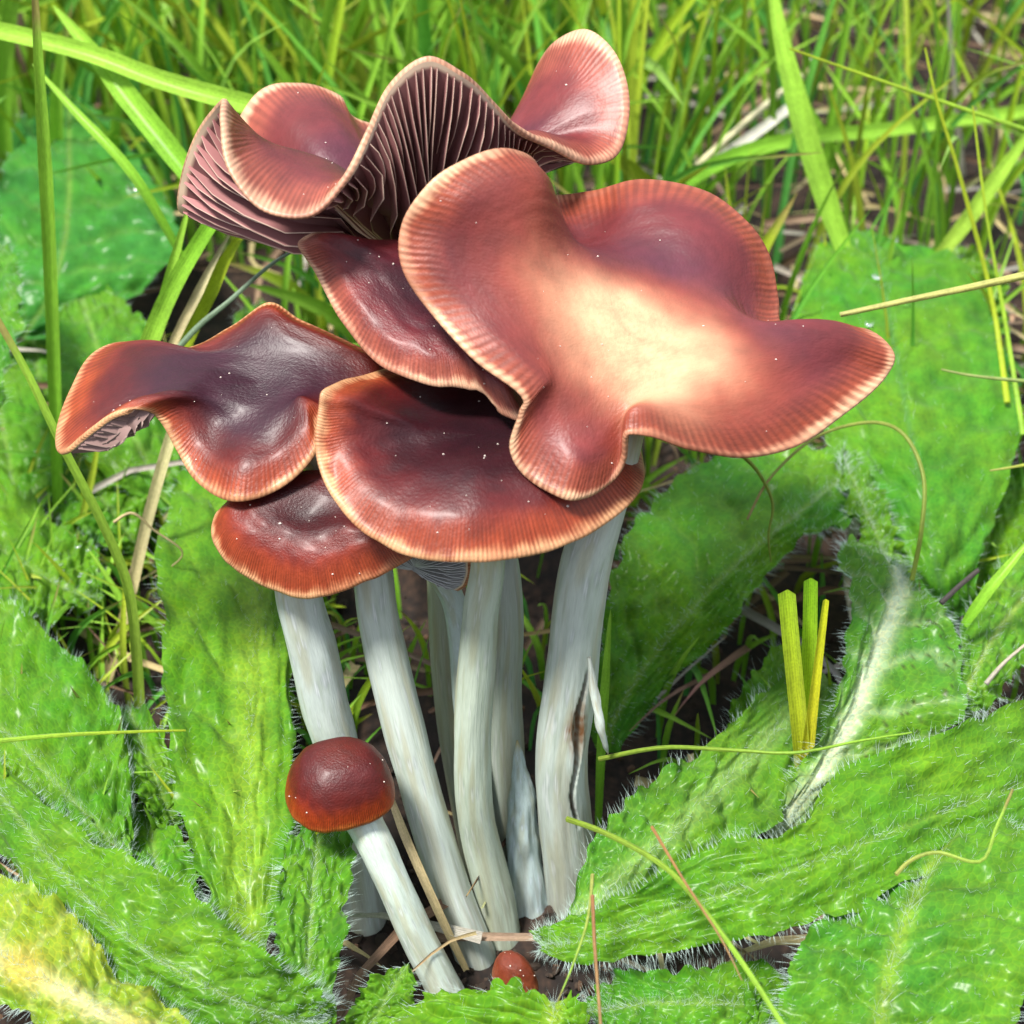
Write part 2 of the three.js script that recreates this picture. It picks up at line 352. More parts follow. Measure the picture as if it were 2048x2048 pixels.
// large frilled cap at the back with its gills turned to the viewer
mushroom({
  label: 'pinkish brown mushroom with frilled upturned cap showing dark gills and pale gill edges',
  map: { w: 2048, h: 384, ...P_PINK, off: 3, strN: 300, zones: [0.3, 0.6, 0.86, 0.94, 0.98] },
  cap: {
    at: Z, c: [770, 490, -1.8], NU: 372, thick: 0.0018, rimT: 0.0011,
    R: [[805, 110, -0.6], [735, 160, -0.5], [690, 245, -0.2], [645, 335, 0.5], [585, 397, 1.0], [500, 388, 0.9], [440, 315, 0.4], [427, 230, -0.3], [425, 185, -1.0], [385, 240, -1.8], [352, 325, -2.4], [345, 393, -2.9], [390, 340, -4.2], [480, 180, -5.2], [565, 156, -5.6], [640, 180, -5.6], [675, 225, -5.4], [800, 250, -5.4], [920, 260, -5.4], [985, 205, -5.2], [1010, 130, -5.3], [1050, 75, -5.2], [1105, 58, -4.9], [1158, 105, -4.3], [1182, 190, -3.6], [1165, 280, -2.9], [1110, 303, -2.4], [1045, 273, -1.7], [985, 240, -1.3], [930, 195, -1.0], [870, 138, -0.7]],
    M: [[790, 300, -0.9], [760, 330, -0.8], [725, 360, -0.7], [690, 350, -0.7], [655, 325, -1.0], [615, 300, -1.5], [580, 290, -1.7], [560, 300, -1.8], [550, 330, -1.7], [545, 375, -1.5], [550, 410, -1.5], [570, 425, -1.8], [580, 380, -2.6], [600, 290, -3.2], [640, 260, -3.6], [680, 280, -3.7], [710, 300, -3.7], [770, 330, -3.7], [840, 340, -3.6], [900, 310, -3.6], [930, 280, -3.6], [960, 270, -3.6], [985, 260, -3.5], [1000, 255, -3.4], [1010, 260, -3.3], [1020, 270, -3.2], [1000, 262, -3.0], [960, 262, -2.5], [915, 300, -1.9], [870, 320, -1.2], [830, 300, -1.0]],
  },
  gills: { n: 136, depth: 0.0034 },
  stem: [[775, 500, -1.7, 36], [800, 640, -1.2, 34], [870, 830, -0.4, 32], [935, 1000, 1.4, 32], [958, 1150, 2.4, 31], [953, 1300, 2.7, 34], [956, 1450, 3.0, 38], [972, 1600, 3.4, 42], [990, 1730, 3.8, 44]],
  stemOpt: { tint: () => [0.72, 0.72, 0.68], off: 1 },
});

// large cap with the pale dried middle and the torn stem
const big = mushroom({
  label: 'largest wavy brown mushroom with pale tan cap middle and a split stem',
  map: { w: 2048, h: 512, core: [88, 40, 42], body: [76, 36, 50], ring: [96, 38, 40], tan: [140, 66, 46], cream: [206, 164, 128], plain: [0.38, 0.64], off: 11, strN: 260, zones: [0.3, 0.62, 0.86, 0.945, 0.985], pale: { at: H(1205, 632, 10.6), rx: 0.0205, rz: 0.0148, turn: 0.2, col: [200, 154, 118], mid: [134, 62, 44] } },
  cap: {
    at: H, c: [1190, 640, 10.6], NU: 420, NV: 64, calm: 0.98, mids: 0.1, droop: 0.0015, thin: [[1.5, 5], [12, 15], [19.5, 24.5], [29.5, 33]],
    R: [[1065, 920, 9.4], [1000, 885, 9.5], [968, 835, 9.8], [985, 770, 10.3], [990, 730, 10.6, 0.0], [900, 660, 11.0], [820, 575, 11.4], [763, 490, 11.9], [762, 410, 12.4], [810, 335, 12.95], [880, 285, 13.2], [960, 265, 13.2], [1008, 284, 12.7], [1024, 332, 11.7, -0.3], [1048, 352, 10.9, -0.5], [1120, 345, 10.9, -0.4], [1210, 322, 11.2, -0.1], [1330, 345, 11.0, 0.15], [1410, 400, 10.7, 0.2], [1455, 470, 10.2, 0.2], [1470, 550, 9.8, 0.1], [1478, 598, 9.85, -0.05], [1560, 602, 9.95, 0.1], [1640, 608, 9.9, 0.2], [1688, 650, 9.7, 0.15], [1670, 700, 9.4, 0.1], [1600, 760, 9.3, 0.1], [1510, 820, 9.2, 0.1], [1410, 845, 9.3, 0.1], [1310, 830, 9.7, 0.1], [1230, 800, 10.1, 0], [1180, 800, 10.1, -0.1], [1172, 850, 9.6, -0.1], [1150, 895, 9.3, 0], [1110, 920, 9.3, 0]],
  },
  gills: { n: 160, depth: 0.003, each: false },
  stem: [[1190, 730, 2.0, 36], [1172, 840, 2.5, 41], [1130, 980, 3.0, 48], [1105, 1070, 3.2, 51], [1087, 1190, 3.4, 53], [1073, 1310, 3.6, 55], [1060, 1420, 3.8, 54], [1062, 1520, 3.9, 54], [1075, 1620, 4.0, 55], [1085, 1720, 4.1, 56]],
  stemOpt: {
    nu: 120, nv: 260, off: 7,
    carve: (a, s) => {   // long split down the right of the front, stained brown where it opens
      const s0 = 0.20, s1 = 0.52, t = (s - s0) / (s1 - s0); if (t < 0 || t > 1) return { d: 0 };
      const ac = 5.2 + 0.10 * Math.sin(s * 40), w = 0.09 + 0.15 * Math.exp(-Math.pow((s - 0.395) / 0.045, 2)), d = Math.abs(a - ac);
      const k = (1 - sm(w * 0.5, w, d)) * sm(0, 0.1, t) * (1 - sm(0.85, 1, t));
      const st = (1 - sm(w * 0.9, w * 2.6, d + 0.08 * N3(a * 6, s * 40, 9))) * Math.exp(-Math.pow((s - 0.41) / 0.055, 2));
      return { d: 0.38 * k, c: [0.42, 0.14, 0.035], w: clamp(Math.max(k * 0.95, st * 0.95) * (0.8 + 0.4 * N3(a * 9, s * 60, 1))) };
    },
  },
});
{ // loose strip peeled from the split stem
  const P = [Z(1112, 1240, 4.0), Z(1122, 1310, 4.2), Z(1133, 1370, 4.45), Z(1142, 1405, 4.5), Z(1148, 1425, 4.45)], R = [0.0003, 0.0007, 0.0007, 0.0004, 0.00005];
  part('torn_strip', tubeGeo(P, R, { nu: 10, nv: 30, wob: 0.25 }), stemMat, big.t, big.base);
}
// cap tucked under the two large ones
mushroom({
  label: 'reddish pink mushroom cap wedged under the pale centred cap, cream striped rim',
  map: { w: 2048, h: 384, ...P_PINK, body: [70, 24, 32], ring: [96, 31, 34], core: [48, 19, 28], off: 21, strN: 190 },
  cap: {
    at: H, c: [810, 570, 10.5], mids: 0.15, droop: 0.002, thin: [[9, 14]],
    R: [[800, 697, 10.2], [720, 665, 10.3], [650, 590, 10.6], [600, 500, 11.0], [563, 440, 11.4], [600, 418, 11.5], [680, 435, 11.2], [780, 440, 10.9], [900, 480, 10.6], [980, 580, 10.2], [1000, 700, 9.9], [992, 770, 9.8], [940, 752, 9.9], [905, 714, 10.1], [870, 706, 10.15]],
  },
  gills: { n: 110, depth: 0.0026, each: false },
  stem: [[810, 600, 0.6, 30], [812, 720, 0.2, 30], [815, 880, 0.3, 31], [833, 1080, 1.3, 32], [843, 1250, 1.9, 32], [868, 1450, 2.6, 33], [908, 1650, 3.4, 34], [930, 1750, 4.0, 36]],
  stemOpt: { tint: () => [0.7, 0.66, 0.55], off: 17 },
});
// left cap
mushroom({
  label: 'dark purplish brown mushroom with folded rim reaching out over the grass',
  map: { w: 2048, h: 384, ...P_RED, core: [44, 19, 31], body: [50, 21, 33], off: 31, strN: 230 },
  cap: {
    at: H, c: [500, 725, 8.95], mids: 0.12, droop: 0.0015, NU: 330, calm: 0.8, thick: 0.002, thin: [[0.5, 3.6], [17, 22]],
    R: [[440, 926, 8.3, 0.1], [370, 890, 8.3, 0], [335, 830, 8.6, -0.1], [300, 775, 9.0, -0.1], [250, 757, 9.3, 0], [195, 773, 9.1, 0.2], [150, 808, 8.7, 0.3], [112, 838, 8.3, 0.35], [103, 800, 8.3, 0.4], [130, 720, 8.4, 0.35], [175, 650, 8.6, 0.2], [250, 630, 8.9, 0.1], [340, 645, 9.0, 0.1], [430, 605, 9.3, 0.1], [505, 558, 9.7, 0.1], [570, 590, 9.6], [680, 640, 9.4], [760, 690, 9.1], [740, 760, 8.9], [660, 790, 8.9], [600, 772, 9.1], [590, 840, 8.8, 0.1], [520, 905, 8.4, 0.1]],
  },
  gills: { n: 130, depth: 0.003, side: [0.20, 0.125, 0.11], edge: [0.38, 0.29, 0.24], start: (s) => (s * 23 > 2 && s * 23 < 8 ? 0.70 : 0), deep: (s) => (s * 23 < 4.3 ? 0.25 : 1) + 0.25 * sm(4.4, 5.2, s * 23) * (1 - sm(6.4, 7.4, s * 23)) },
  stem: [[520, 750, 0.9, 34], [610, 880, 1.6, 36], [680, 1000, 2.2, 40], [700, 1070, 2.6, 42], [712, 1160, 2.9, 42], [735, 1265, 3.2, 44], [764, 1380, 3.6, 44], [785, 1460, 3.9, 42], [810, 1550, 4.2, 41], [846, 1670, 4.6, 43], [885, 1770, 5.0, 41], [905, 1835, 5.2, 41]],
  stemOpt: { off: 23 },
});
// front cap
mushroom({
  label: 'dark red brown mushroom with wide dished cap in front of its neighbours',
  map: { w: 2048, h: 384, ...P_RED, core: [34, 8, 16], body: [44, 10, 17], ring: [74, 18, 19], off: 41, strN: 240, zones: [0.3, 0.6, 0.82, 0.935, 0.985] },
  cap: {
    at: H, c: [900, 820, 9.2], droop: 0.002, mids: 0,
    R: [[900, 1036, 8.85, 0.35], [800, 1030, 8.85, 0.3], [710, 995, 8.95, 0.2], [640, 930, 9.2, 0.05], [602, 840, 9.6, -0.1], [605, 760, 10.1, -0.2], [617, 716, 10.35, -0.2], [680, 690, 10.0, -0.2], [800, 665, 9.6, -0.2], [950, 655, 9.4, -0.1], [1080, 690, 9.3, 0], [1180, 770, 9.1, 0.1], [1215, 860, 8.9, 0.2], [1195, 920, 8.8, 0.3], [1110, 985, 8.75, 0.35], [1010, 1022, 8.75, 0.35]],
  },
  gills: { n: 130, depth: 0.0028, each: false },
  stem: [[912, 900, 3.2, 36], [921, 1050, 3.4, 35], [908, 1150, 3.6, 37], [899, 1270, 3.8, 39], [891, 1390, 4.0, 39], [893, 1500, 4.2, 38], [908, 1590, 4.3, 38], [935, 1700, 4.5, 40], [950, 1790, 4.7, 42]],
  stemOpt: { off: 37, tint: () => [0.93, 0.95, 0.86] },
});
// lower left cap
mushroom({
  label: 'small orange rimmed red brown mushroom cap below the folded cap, thick white stem',
  map: { w: 2048, h: 384, ...P_RED, core: [46, 12, 16], body: [60, 15, 17], ring: [94, 27, 20], off: 51, strN: 200, zones: [0.25, 0.5, 0.76, 0.93, 0.985] },
  cap: {
    at: H, c: [580, 985, 7.7], droop: 0.0025, mids: 0.25,
    R: [[575, 1104, 7.2], [500, 1083, 7.2], [430, 1040, 7.4], [396, 985, 7.6], [420, 930, 7.8], [520, 890, 8.0], [640, 880, 8.0], [740, 920, 7.9], [790, 1000, 7.7], [745, 1043, 7.7], [660, 1083, 7.4]],
  },
  gills: { n: 96, depth: 0.0025, each: false },
  stem: [[562, 1010, 2.6, 42], [561, 1110, 2.9, 47], [589, 1225, 3.1, 49], [615, 1340, 3.3, 48], [640, 1430, 3.5, 46], [670, 1600, 4.0, 44], [690, 1730, 4.4, 47], [700, 1840, 4.6, 52]],
  stemOpt: { off: 47, tint: (a, s) => [1.06, 1.06, 1.1] },
});
// small tilted cap showing pale gills between the stems
mushroom({
  label: 'small tilted mushroom with pale grey gills peeping out between the stems',
  map: { w: 1024, h: 256, ...P_RED, off: 61, strN: 120 },
  cap: {
    at: Z, c: [790, 1040, 1.6], NU: 200, NV: 40, thick: 0.0018, mids: 0,
    R: [[755, 985, 2.5], [715, 1005, 2.3], [710, 1040, 2.0], [745, 1056, 1.9], [790, 1066, 1.9], [830, 1088, 2.1], [866, 1110, 2.4], [888, 1085, 2.6], [885, 1040, 2.7], [850, 1000, 2.7], [800, 985, 2.6]],
  },
  gills: { n: 80, depth: 0.0018, side: [0.42, 0.42, 0.42], edge: [0.72, 0.76, 0.76] },
  under: [0.36, 0.37, 0.37],
  stem: [[795, 1050, 1.7, 20], [850, 1120, 1.9, 24], [868, 1200, 2.2, 25], [882, 1350, 2.9, 26], [915, 1600, 3.8, 28], [935, 1740, 4.3, 30]],
  stemOpt: { off: 57, tint: () => [0.95, 1.0, 1.04] },
});
// button
{
  const R = [[604, 1566, 3.55], [555, 1542, 3.55], [537, 1495, 3.6], [552, 1450, 3.7], [600, 1425, 3.8], [660, 1415, 3.85], [715, 1430, 3.8], [742, 1470, 3.7], [738, 1522, 3.6], [680, 1555, 3.55]];
  mushroom({
    name: 'button_mushroom', label: 'young button mushroom with round shiny red brown cap and slim white stem',
    map: { w: 1024, h: 256, core: [78, 26, 20], body: [70, 18, 17], ring: [80, 20, 14], tan: [138, 50, 16], cream: [156, 84, 34], off: 71, strN: 200, zones: [0.3, 0.58, 0.80, 0.92, 1.0] },
    cap: { at: H, c: [646, 1402, 4.5], dome: true, droop: 0.0004, R, NU: 160, NV: 40, thick: 0.004, rimT: 0.0012 },
    gills: { n: 60, depth: 0.0007, each: false, v0: 0.4, v1: 0.9 },
    stem: [[672, 1520, 4.9, 36], [686, 1548, 5.1, 38], [697, 1570, 5.25, 38], [735, 1650, 5.6, 34], [775, 1740, 5.9, 36], [825, 1840, 6.2, 37], [848, 1885, 6.35, 37]],
    stemOpt: { off: 77, tint: () => [1.1, 1.12, 1.1] },
  });
  const R2 = [[975, 1884, 1.25], [940, 1872, 1.25], [928, 1840, 1.35], [938, 1808, 1.55], [962, 1798, 1.6], [990, 1812, 1.5], [1010, 1840, 1.35], [1014, 1872, 1.25]];
  mushroom({
    name: 'button_mushroom', label: 'tiny rust brown mushroom button poking up through the leaves at the cluster foot',
    map: { w: 512, h: 128, core: [104, 40, 18], body: [104, 44, 24], ring: [122, 60, 36], tan: [166, 98, 62], cream: [200, 164, 128], off: 81, strN: 40, zones: [0.3, 0.6, 0.84, 0.93, 1.0] },
    cap: { at: H, c: [962, 1806, 1.85], dome: true, R: R2, NU: 120, NV: 30, thick: 0.003, rimT: 0.001 },
    stem: [[970, 1862, 6.8, 20], [968, 1895, 6.85, 22], [968, 1930, 6.85, 24]],
    stemOpt: { off: 87 },
  });
}
{ // pointed stub between the stems
  const pts = [[976, 1397, 3.3, 2], [980, 1440, 3.45, 13], [985, 1510, 3.6, 26], [986, 1600, 3.8, 37], [1000, 1720, 4.1, 44]], b = Z(1000, 1720, 4.1);
  const t = thing('stem_stub', 'pointed bluish white mushroom stub wedged between two stems', 'mushroom', b, 'mushrooms growing in one cluster');
  stemOf(t, b, pts, { wob: 0.16, off: 91, tint: () => [0.9, 0.98, 1.1] });
}
{ // crumbs of earth and rotted bits round the foot of the cluster and in the gaps
  const g = [], grain = new THREE.IcosahedronGeometry(1, 0), m4 = new THREE.Matrix4(), q4 = new THREE.Quaternion();
  const pa = grain.attributes.position; for (let i = 0; i < pa.count; i++) { const k = 1 + 0.3 * N3(pa.getX(i) * 2, pa.getY(i) * 2, pa.getZ(i) * 2); pa.setXYZ(i, pa.getX(i) * k, pa.getY(i) * k, pa.getZ(i) * k); }
  for (let k = 0; k < 1600; k++) {
    const near = rnd() < 0.35, x = near ? rr(-0.045, 0.03) : rr(-0.11, 0.11), z = near ? rr(0.03, 0.075) : rr(-0.12, 0.07), r = rr(0.0003, 0.0011) * (rnd() < 0.06 ? 1.7 : 1);
    const y = -0.004 + 0.005 * N3(x * 12, z * 12, 1) + 0.0025 * N3(x * 50, z * 50, 2) + r * 0.4;
    q4.set(rr(-1, 1), rr(-1, 1), rr(-1, 1), rr(-1, 1)).normalize(); m4.compose(V(x, y, z), q4, V(r * rr(0.8, 1.8), r * rr(0.4, 1), r * rr(0.7, 1.2)));
    const c = grain.clone().applyMatrix4(m4), n = c.attributes.position.count, t = rnd() < 0.2 ? [0.10, 0.055, 0.03] : [0.035, 0.022, 0.014], kk = rr(0.6, 1.3), col = []; for (let i = 0; i < n; i++) col.push(t[0] * kk, t[1] * kk, t[2] * kk);
    c.setAttribute('color', new THREE.Float32BufferAttribute(col, 3)); g.push(c);
  }
  const m = single('soil_crumbs', mergeGeometries(g), new THREE.MeshStandardMaterial({ vertexColors: true, roughness: 0.9 }), 'dark crumbs of soil and rotted litter around the cluster foot', 'soil', V(0, 0, 0.04));
  m.userData.kind = 'stuff';
}

// ---------------------------------------------------------------- leaves
const G_MID = [0.075, 0.30, 0.010], G_YEL = [0.19, 0.40, 0.010], G_BLUE = [0.05, 0.29, 0.05];
// stations: [mid px, py, h, left px, py, h, right px, py, h] from base to tip
function leaf({ label, st, color = G_MID, rib = [0.22, 0.42, 0.08], ribW = 0.09, group = 'hairy rosette leaves', blotch, hairs = 700, hairLen = 0.0031, tooth = 0.0008, ripple = 0.0022, veins = 9, alt, name = 'hairy_leaf', sag = 0, edge = 0.42 }) {
  const M = st.map((s) => H(s[0], s[1], s[2])), L = st.map((s) => H(s[3], s[4], s[5])), R = st.map((s) => H(s[6], s[7], s[8]));
  const off = rnd() * 50, NS = 130, NW = 44, pos = [], uv = [], col = [], idx = [], base = M[0].clone(), P = [];
  let len = 0, prev = null; const alt2 = alt || mixC(color, G_YEL, 0.65);
  for (let j = 0; j <= NS; j++) {
    const s = j / NS, m = openAt(M, s), l = openAt(L, s), r = openAt(R, s);
    if (prev) len += prev.distanceTo(m); prev = m;
    const wL = m.distanceTo(l), wR = m.distanceTo(r), n = r.clone().sub(l).cross(openAt(M, Math.min(1, s + 0.02)).sub(openAt(M, Math.max(0, s - 0.02)))).normalize(); if (n.y < 0) n.negate();
    const row = [];
    for (let i = 0; i <= NW; i++) {
      const q = i / NW * 2 - 1, a = Math.abs(q), e = q < 0 ? l : r, w = q < 0 ? wL : wR;
      const tth = tooth * Math.pow(a, 6) * (1.3 * N3(s * 15 + off, Math.sign(q) * 5, 1) + 0.35 * N3(s * 44 + off, Math.sign(q) * 5, 4)) * Math.min(1, w / 0.008);
      const p = m.clone().lerp(e, a);
      if (w > 1e-6) p.addScaledVector(e.clone().sub(m).normalize(), tth);
      const ph = (s * veins - a * 0.9 + (q < 0 ? 0.35 : 0) + 0.22 * N3(s * 5 + off, q * 3, 8)) * 2 * Math.PI, vn = Math.pow(0.5 + 0.5 * Math.cos(ph), 9) * (1 - a * 0.6) * Math.min(1, a * 5);
      const ribk = Math.exp(-Math.pow(a * w / (ribW * 0.007), 2));
      let d = ripple * Math.pow(a, 2) * (N3(s * 7 + off, q, 0) + 0.5 * N3(s * 17 + off, q * 2, 3)) + 0.0007 * N3(s * 12 + off, q * 4, 6) * Math.min(1, a * 4) * Math.min(1, w / 0.008);
      const ww = Math.min(1, w / 0.012); d += 0.00005 * N3(p.x * 700, p.y * 700, p.z * 700) + ww * (0.0005 * N3(p.x * 130 + off, p.y * 130, p.z * 130) + 0.00022 * Math.abs(N3(p.x * 330, p.y * 330, p.z * 330 + off)) - 0.0011 * vn - 0.0004 * Math.cos(ph) * Math.min(1, a * 4) * (1 - a)) - 0.0007 * ribk + (sag * 0.01) * a * (1 - a);
      p.addScaledVector(n, d); row.push(p);
      pos.push(p.x, p.y, p.z); uv.push(q * (q < 0 ? wL : wR) / 0.032 + off, len / 0.032);
      const t = 0.5 + 0.5 * N3(p.x * 38 + off, p.y * 38, p.z * 38), t2 = N3(p.x * 190, p.y * 190, p.z * 190 + off);
      let c = mixC(color, alt2, clamp(t + 0.25 * t2)); c = mixC(c, rib, 0.85 * ribk + 0.35 * vn);
      if (blotch) { const b = blotch(s, q, p); if (b) c = mixC(c, b.c, clamp(b.w)); }
      col.push(...c);
      if (j && i < NW) { const x = j * (NW + 1) + i, y = x - NW - 1; idx.push(y, y + 1, x, y + 1, x + 1, x); }
    }
    P.push({ row, n });
  }
  const t = thing(name, label, 'leaf', base, group);
  const blade = part('blade', geom(pos, idx, { uv, col }), leafMat, t, base);
  if (hairs) {
    const hp = [], hi = [];
    const add = (p, d, l, w) => { // a bent tapering hair: two segments of a three-sided needle
      const u = d.clone().normalize(), x = u.clone().cross(V(0.3, 0.5, 0.8)).normalize(), y = u.clone().cross(x), bend = V(rr(-1, 1), rr(-1, 0.4), rr(-1, 1)).multiplyScalar(l * 0.22), k = hp.length / 3;
      const mid = p.clone().addScaledVector(u, l * 0.55).addScaledVector(bend, 0.4), tip = p.clone().addScaledVector(u, l).add(bend);
      for (const [c, ww] of [[p, w], [mid, w * 0.7]]) for (let q = 0; q < 3; q++) { const an = q * 2.0944; hp.push(c.x + (x.x * Math.cos(an) + y.x * Math.sin(an)) * ww, c.y + (x.y * Math.cos(an) + y.y * Math.sin(an)) * ww, c.z + (x.z * Math.cos(an) + y.z * Math.sin(an)) * ww); }
      hp.push(tip.x, tip.y, tip.z);
      for (let q = 0; q < 3; q++) { const r = (q + 1) % 3; hi.push(k + q, k + r, k + 3 + q, k + r, k + 3 + r, k + 3 + q, k + 3 + q, k + 3 + r, k + 6); }
    };
    for (let h = 0; h < hairs; h++) {
      const kind = rnd(), j = Math.floor(rr(0.03, 0.98) * NS), { row, n } = P[j];
      const sd = rnd() < 0.5 ? -1 : 1;
      let q = kind < edge ? sd * rr(0.94, 1) : kind < edge + 0.16 ? rr(-0.07, 0.07) : rr(-0.95, 0.95);
      const i = Math.round((q + 1) / 2 * NW), p = row[i], out = row[i === 0 ? 0 : i === NW ? NW : i].clone().sub(row[NW / 2]); if (out.lengthSq() > 0) out.normalize();
      const d = kind < edge ? out.multiplyScalar(1).addScaledVector(n, rr(-0.2, 0.9)).add(V(rr(-0.3, 0.3), rr(-0.2, 0.2), rr(-0.3, 0.3))) : n.clone().add(V(rr(-0.7, 0.7), rr(-0.2, 0.5), rr(-0.7, 0.7)));
      add(p, d, hairLen * rr(0.5, 1.1) * (kind < edge + 0.16 ? rr(0.6, 1.15) : 0.6), rr(0.000016, 0.00003));
    }
    const hm = part('hairs', geom(hp, hi), hairMat, blade, base); hm.userData.kind = 'stuff';
  }
  return { t, P, NW, NS, base };
}

// left side
leaf({ label: 'broad green leaf with wavy margin lying left of the stems, left edge of its clump', hairs: 1300,
  st: [[-150, 1240, 1.6, -150, 1120, 1.8, -160, 1420, 1.6], [-40, 1330, 2.2, 0, 1125, 2.6, -80, 1470, 1.8], [40, 1410, 2.4, 90, 1195, 2.6, 0, 1515, 2.0], [110, 1480, 2.4, 190, 1290, 2.5, 60, 1570, 2.1], [170, 1540, 2.3, 235, 1375, 2.4, 120, 1600, 2.1], [215, 1590, 2.2, 250, 1500, 2.2, 180, 1625, 2.1], [250, 1625, 2.0, 252, 1622, 2.0, 248, 1628, 2.0]] });
leaf({ label: 'long light green leaf fringed with white hairs sweeping toward the cluster foot', hairs: 2600, hairLen: 0.003, color: [0.084, 0.300, 0.011],
  st: [[-100, 1380, 1.6, -90, 1330, 1.8, -120, 1440, 1.5], [0, 1500, 2.3, 40, 1470, 2.5, -40, 1560, 2.0], [110, 1640, 2.8, 180, 1585, 3.1, 60, 1690, 2.4], [230, 1760, 3.0, 330, 1660, 3.3, 150, 1800, 2.5], [350, 1840, 2.9, 450, 1750, 3.2, 270, 1890, 2.4], [470, 1900, 2.6, 545, 1825, 2.8, 400, 1960, 2.2], [560, 1930, 2.2, 600, 1870, 2.4, 520, 1990, 2.0], [625, 1915, 2.0, 628, 1905, 2.0, 622, 1925, 2.0]] });
leaf({ label: 'yellowing leaf with thick pale midrib at the lower left corner', hairs: 1100, color: [0.20, 0.42, 0.02], alt: [0.40, 0.50, 0.04], rib: [0.85, 0.82, 0.45], ribW: 0.30,
  blotch: (s, q, p) => ({ c: [0.62, 0.52, 0.08], w: 0.85 * sm(-0.3, 0.5, N3(p.x * 45, p.z * 45, 3) + 0.5 - 1.1 * Math.abs(q)) }),
  st: [[-160, 1720, 2.4, -140, 1640, 2.4, -180, 1800, 2.0], [-20, 1790, 3.0, 20, 1660, 3.0, -60, 1860, 2.6], [90, 1850, 3.2, 130, 1715, 3.1, 40, 1910, 2.8], [190, 1905, 3.1, 215, 1828, 2.9, 130, 1965, 2.8], [290, 1955, 2.9, 330, 1900, 2.7, 230, 2010, 2.6], [390, 2000, 2.6, 395, 1990, 2.6, 385, 2010, 2.6]] });
leaf({ label: 'upright green leaf with wide pale midrib standing beside the thick white stem', hairs: 1100, rib: [0.30, 0.54, 0.05], ribW: 0.5, color: [0.075, 0.300, 0.015],
  st: [[460, 1840, 1.0, 420, 1800, 1.2, 500, 1830, 1.2], [462, 1740, 1.8, 395, 1700, 2.0, 520, 1740, 1.9], [465, 1600, 2.3, 360, 1590, 2.5, 548, 1600, 2.3], [468, 1450, 2.6, 318, 1440, 2.8, 552, 1450, 2.5], [474, 1300, 2.8, 308, 1290, 3.1, 552, 1310, 2.6], [482, 1150, 2.9, 300, 1130, 3.2, 548, 1180, 2.7], [490, 1010, 2.8, 310, 970, 3.0, 560, 1050, 2.7], [480, 890, 2.6, 360, 880, 2.7, 560, 920, 2.6], [470, 820, 2.4, 465, 822, 2.4, 475, 822, 2.4]] });
leaf({ label: 'short glossy green leaf with hairy edge under the red brown button', hairs: 700, color: [0.070, 0.300, 0.015],
  st: [[590, 1960, 1.6, 540, 1950, 1.6, 630, 1950, 1.6], [580, 1860, 2.2, 525, 1850, 2.3, 635, 1840, 2.3], [585, 1760, 2.6, 520, 1760, 2.8, 650, 1740, 2.6], [592, 1660, 2.7, 528, 1660, 2.9, 660, 1650, 2.6], [600, 1580, 2.5, 545, 1580, 2.6, 660, 1570, 2.5], [605, 1530, 2.3, 603, 1531, 2.3, 608, 1531, 2.3]] });
leaf({ label: 'green leaf with tiny water beads below the hairy leaf edge', hairs: 500, color: G_MID,
  st: [[-140, 900, 1.2, -120, 1000, 1.2, -140, 800, 1.2], [-40, 1000, 1.6, -60, 1100, 1.7, 0, 900, 1.6], [60, 1070, 1.8, 30, 1160, 1.9, 110, 980, 1.7], [130, 1110, 1.7, 90, 1170, 1.8, 175, 1030, 1.6], [195, 1130, 1.4, 190, 1140, 1.4, 196, 1120, 1.4]] });
leaf({ label: 'large soft green leaf behind the folded mushroom cap among the grass', hairs: 300, color: G_BLUE, alt: [0.062, 0.300, 0.026],
  st: [[40, 640, 1.5, -40, 640, 1.5, 130, 640, 1.5], [90, 560, 2.4, -30, 560, 2.2, 250, 560, 2.2], [120, 460, 3.0, -10, 460, 2.8, 330, 480, 2.6], [130, 360, 3.4, 0, 350, 3.2, 320, 390, 3.0], [130, 270, 3.4, 20, 260, 3.2, 260, 300, 3.2], [130, 200, 3.2, 60, 205, 3.1, 200, 220, 3.1], [125, 165, 3.0, 123, 166, 3.0, 128, 166, 3.0]] });
leaf({ label: 'second soft green leaf lower behind the folded mushroom cap', hairs: 300, color: [0.068, 0.300, 0.020],
  st: [[330, 980, 1.2, 280, 960, 1.2, 380, 960, 1.2], [280, 880, 2.0, 200, 900, 2.0, 350, 840, 2.0], [230, 770, 2.4, 120, 800, 2.3, 320, 720, 2.3], [190, 670, 2.6, 90, 700, 2.4, 280, 620, 2.4], [160, 580, 2.4, 110, 600, 2.3, 220, 560, 2.3], [150, 530, 2.2, 148, 532, 2.2, 153, 532, 2.2]] });
leaf({ label: 'hairy leaf edge at the far left beside the tall grass blade', hairs: 900, color: [0.068, 0.300, 0.028],
  st: [[-60, 830, 4.0, -110, 830, 4.0, -10, 820, 4.2], [-50, 740, 4.8, -120, 740, 4.8, 12, 720, 5.0], [-50, 640, 5.2, -130, 640, 5.2, 35, 620, 5.4], [-50, 560, 5.2, -110, 560, 5.2, 40, 540, 5.4], [-30, 490, 5.0, -60, 490, 5.0, 20, 480, 5.1], [-10, 450, 4.8, -12, 452, 4.8, -8, 452, 4.8]] });
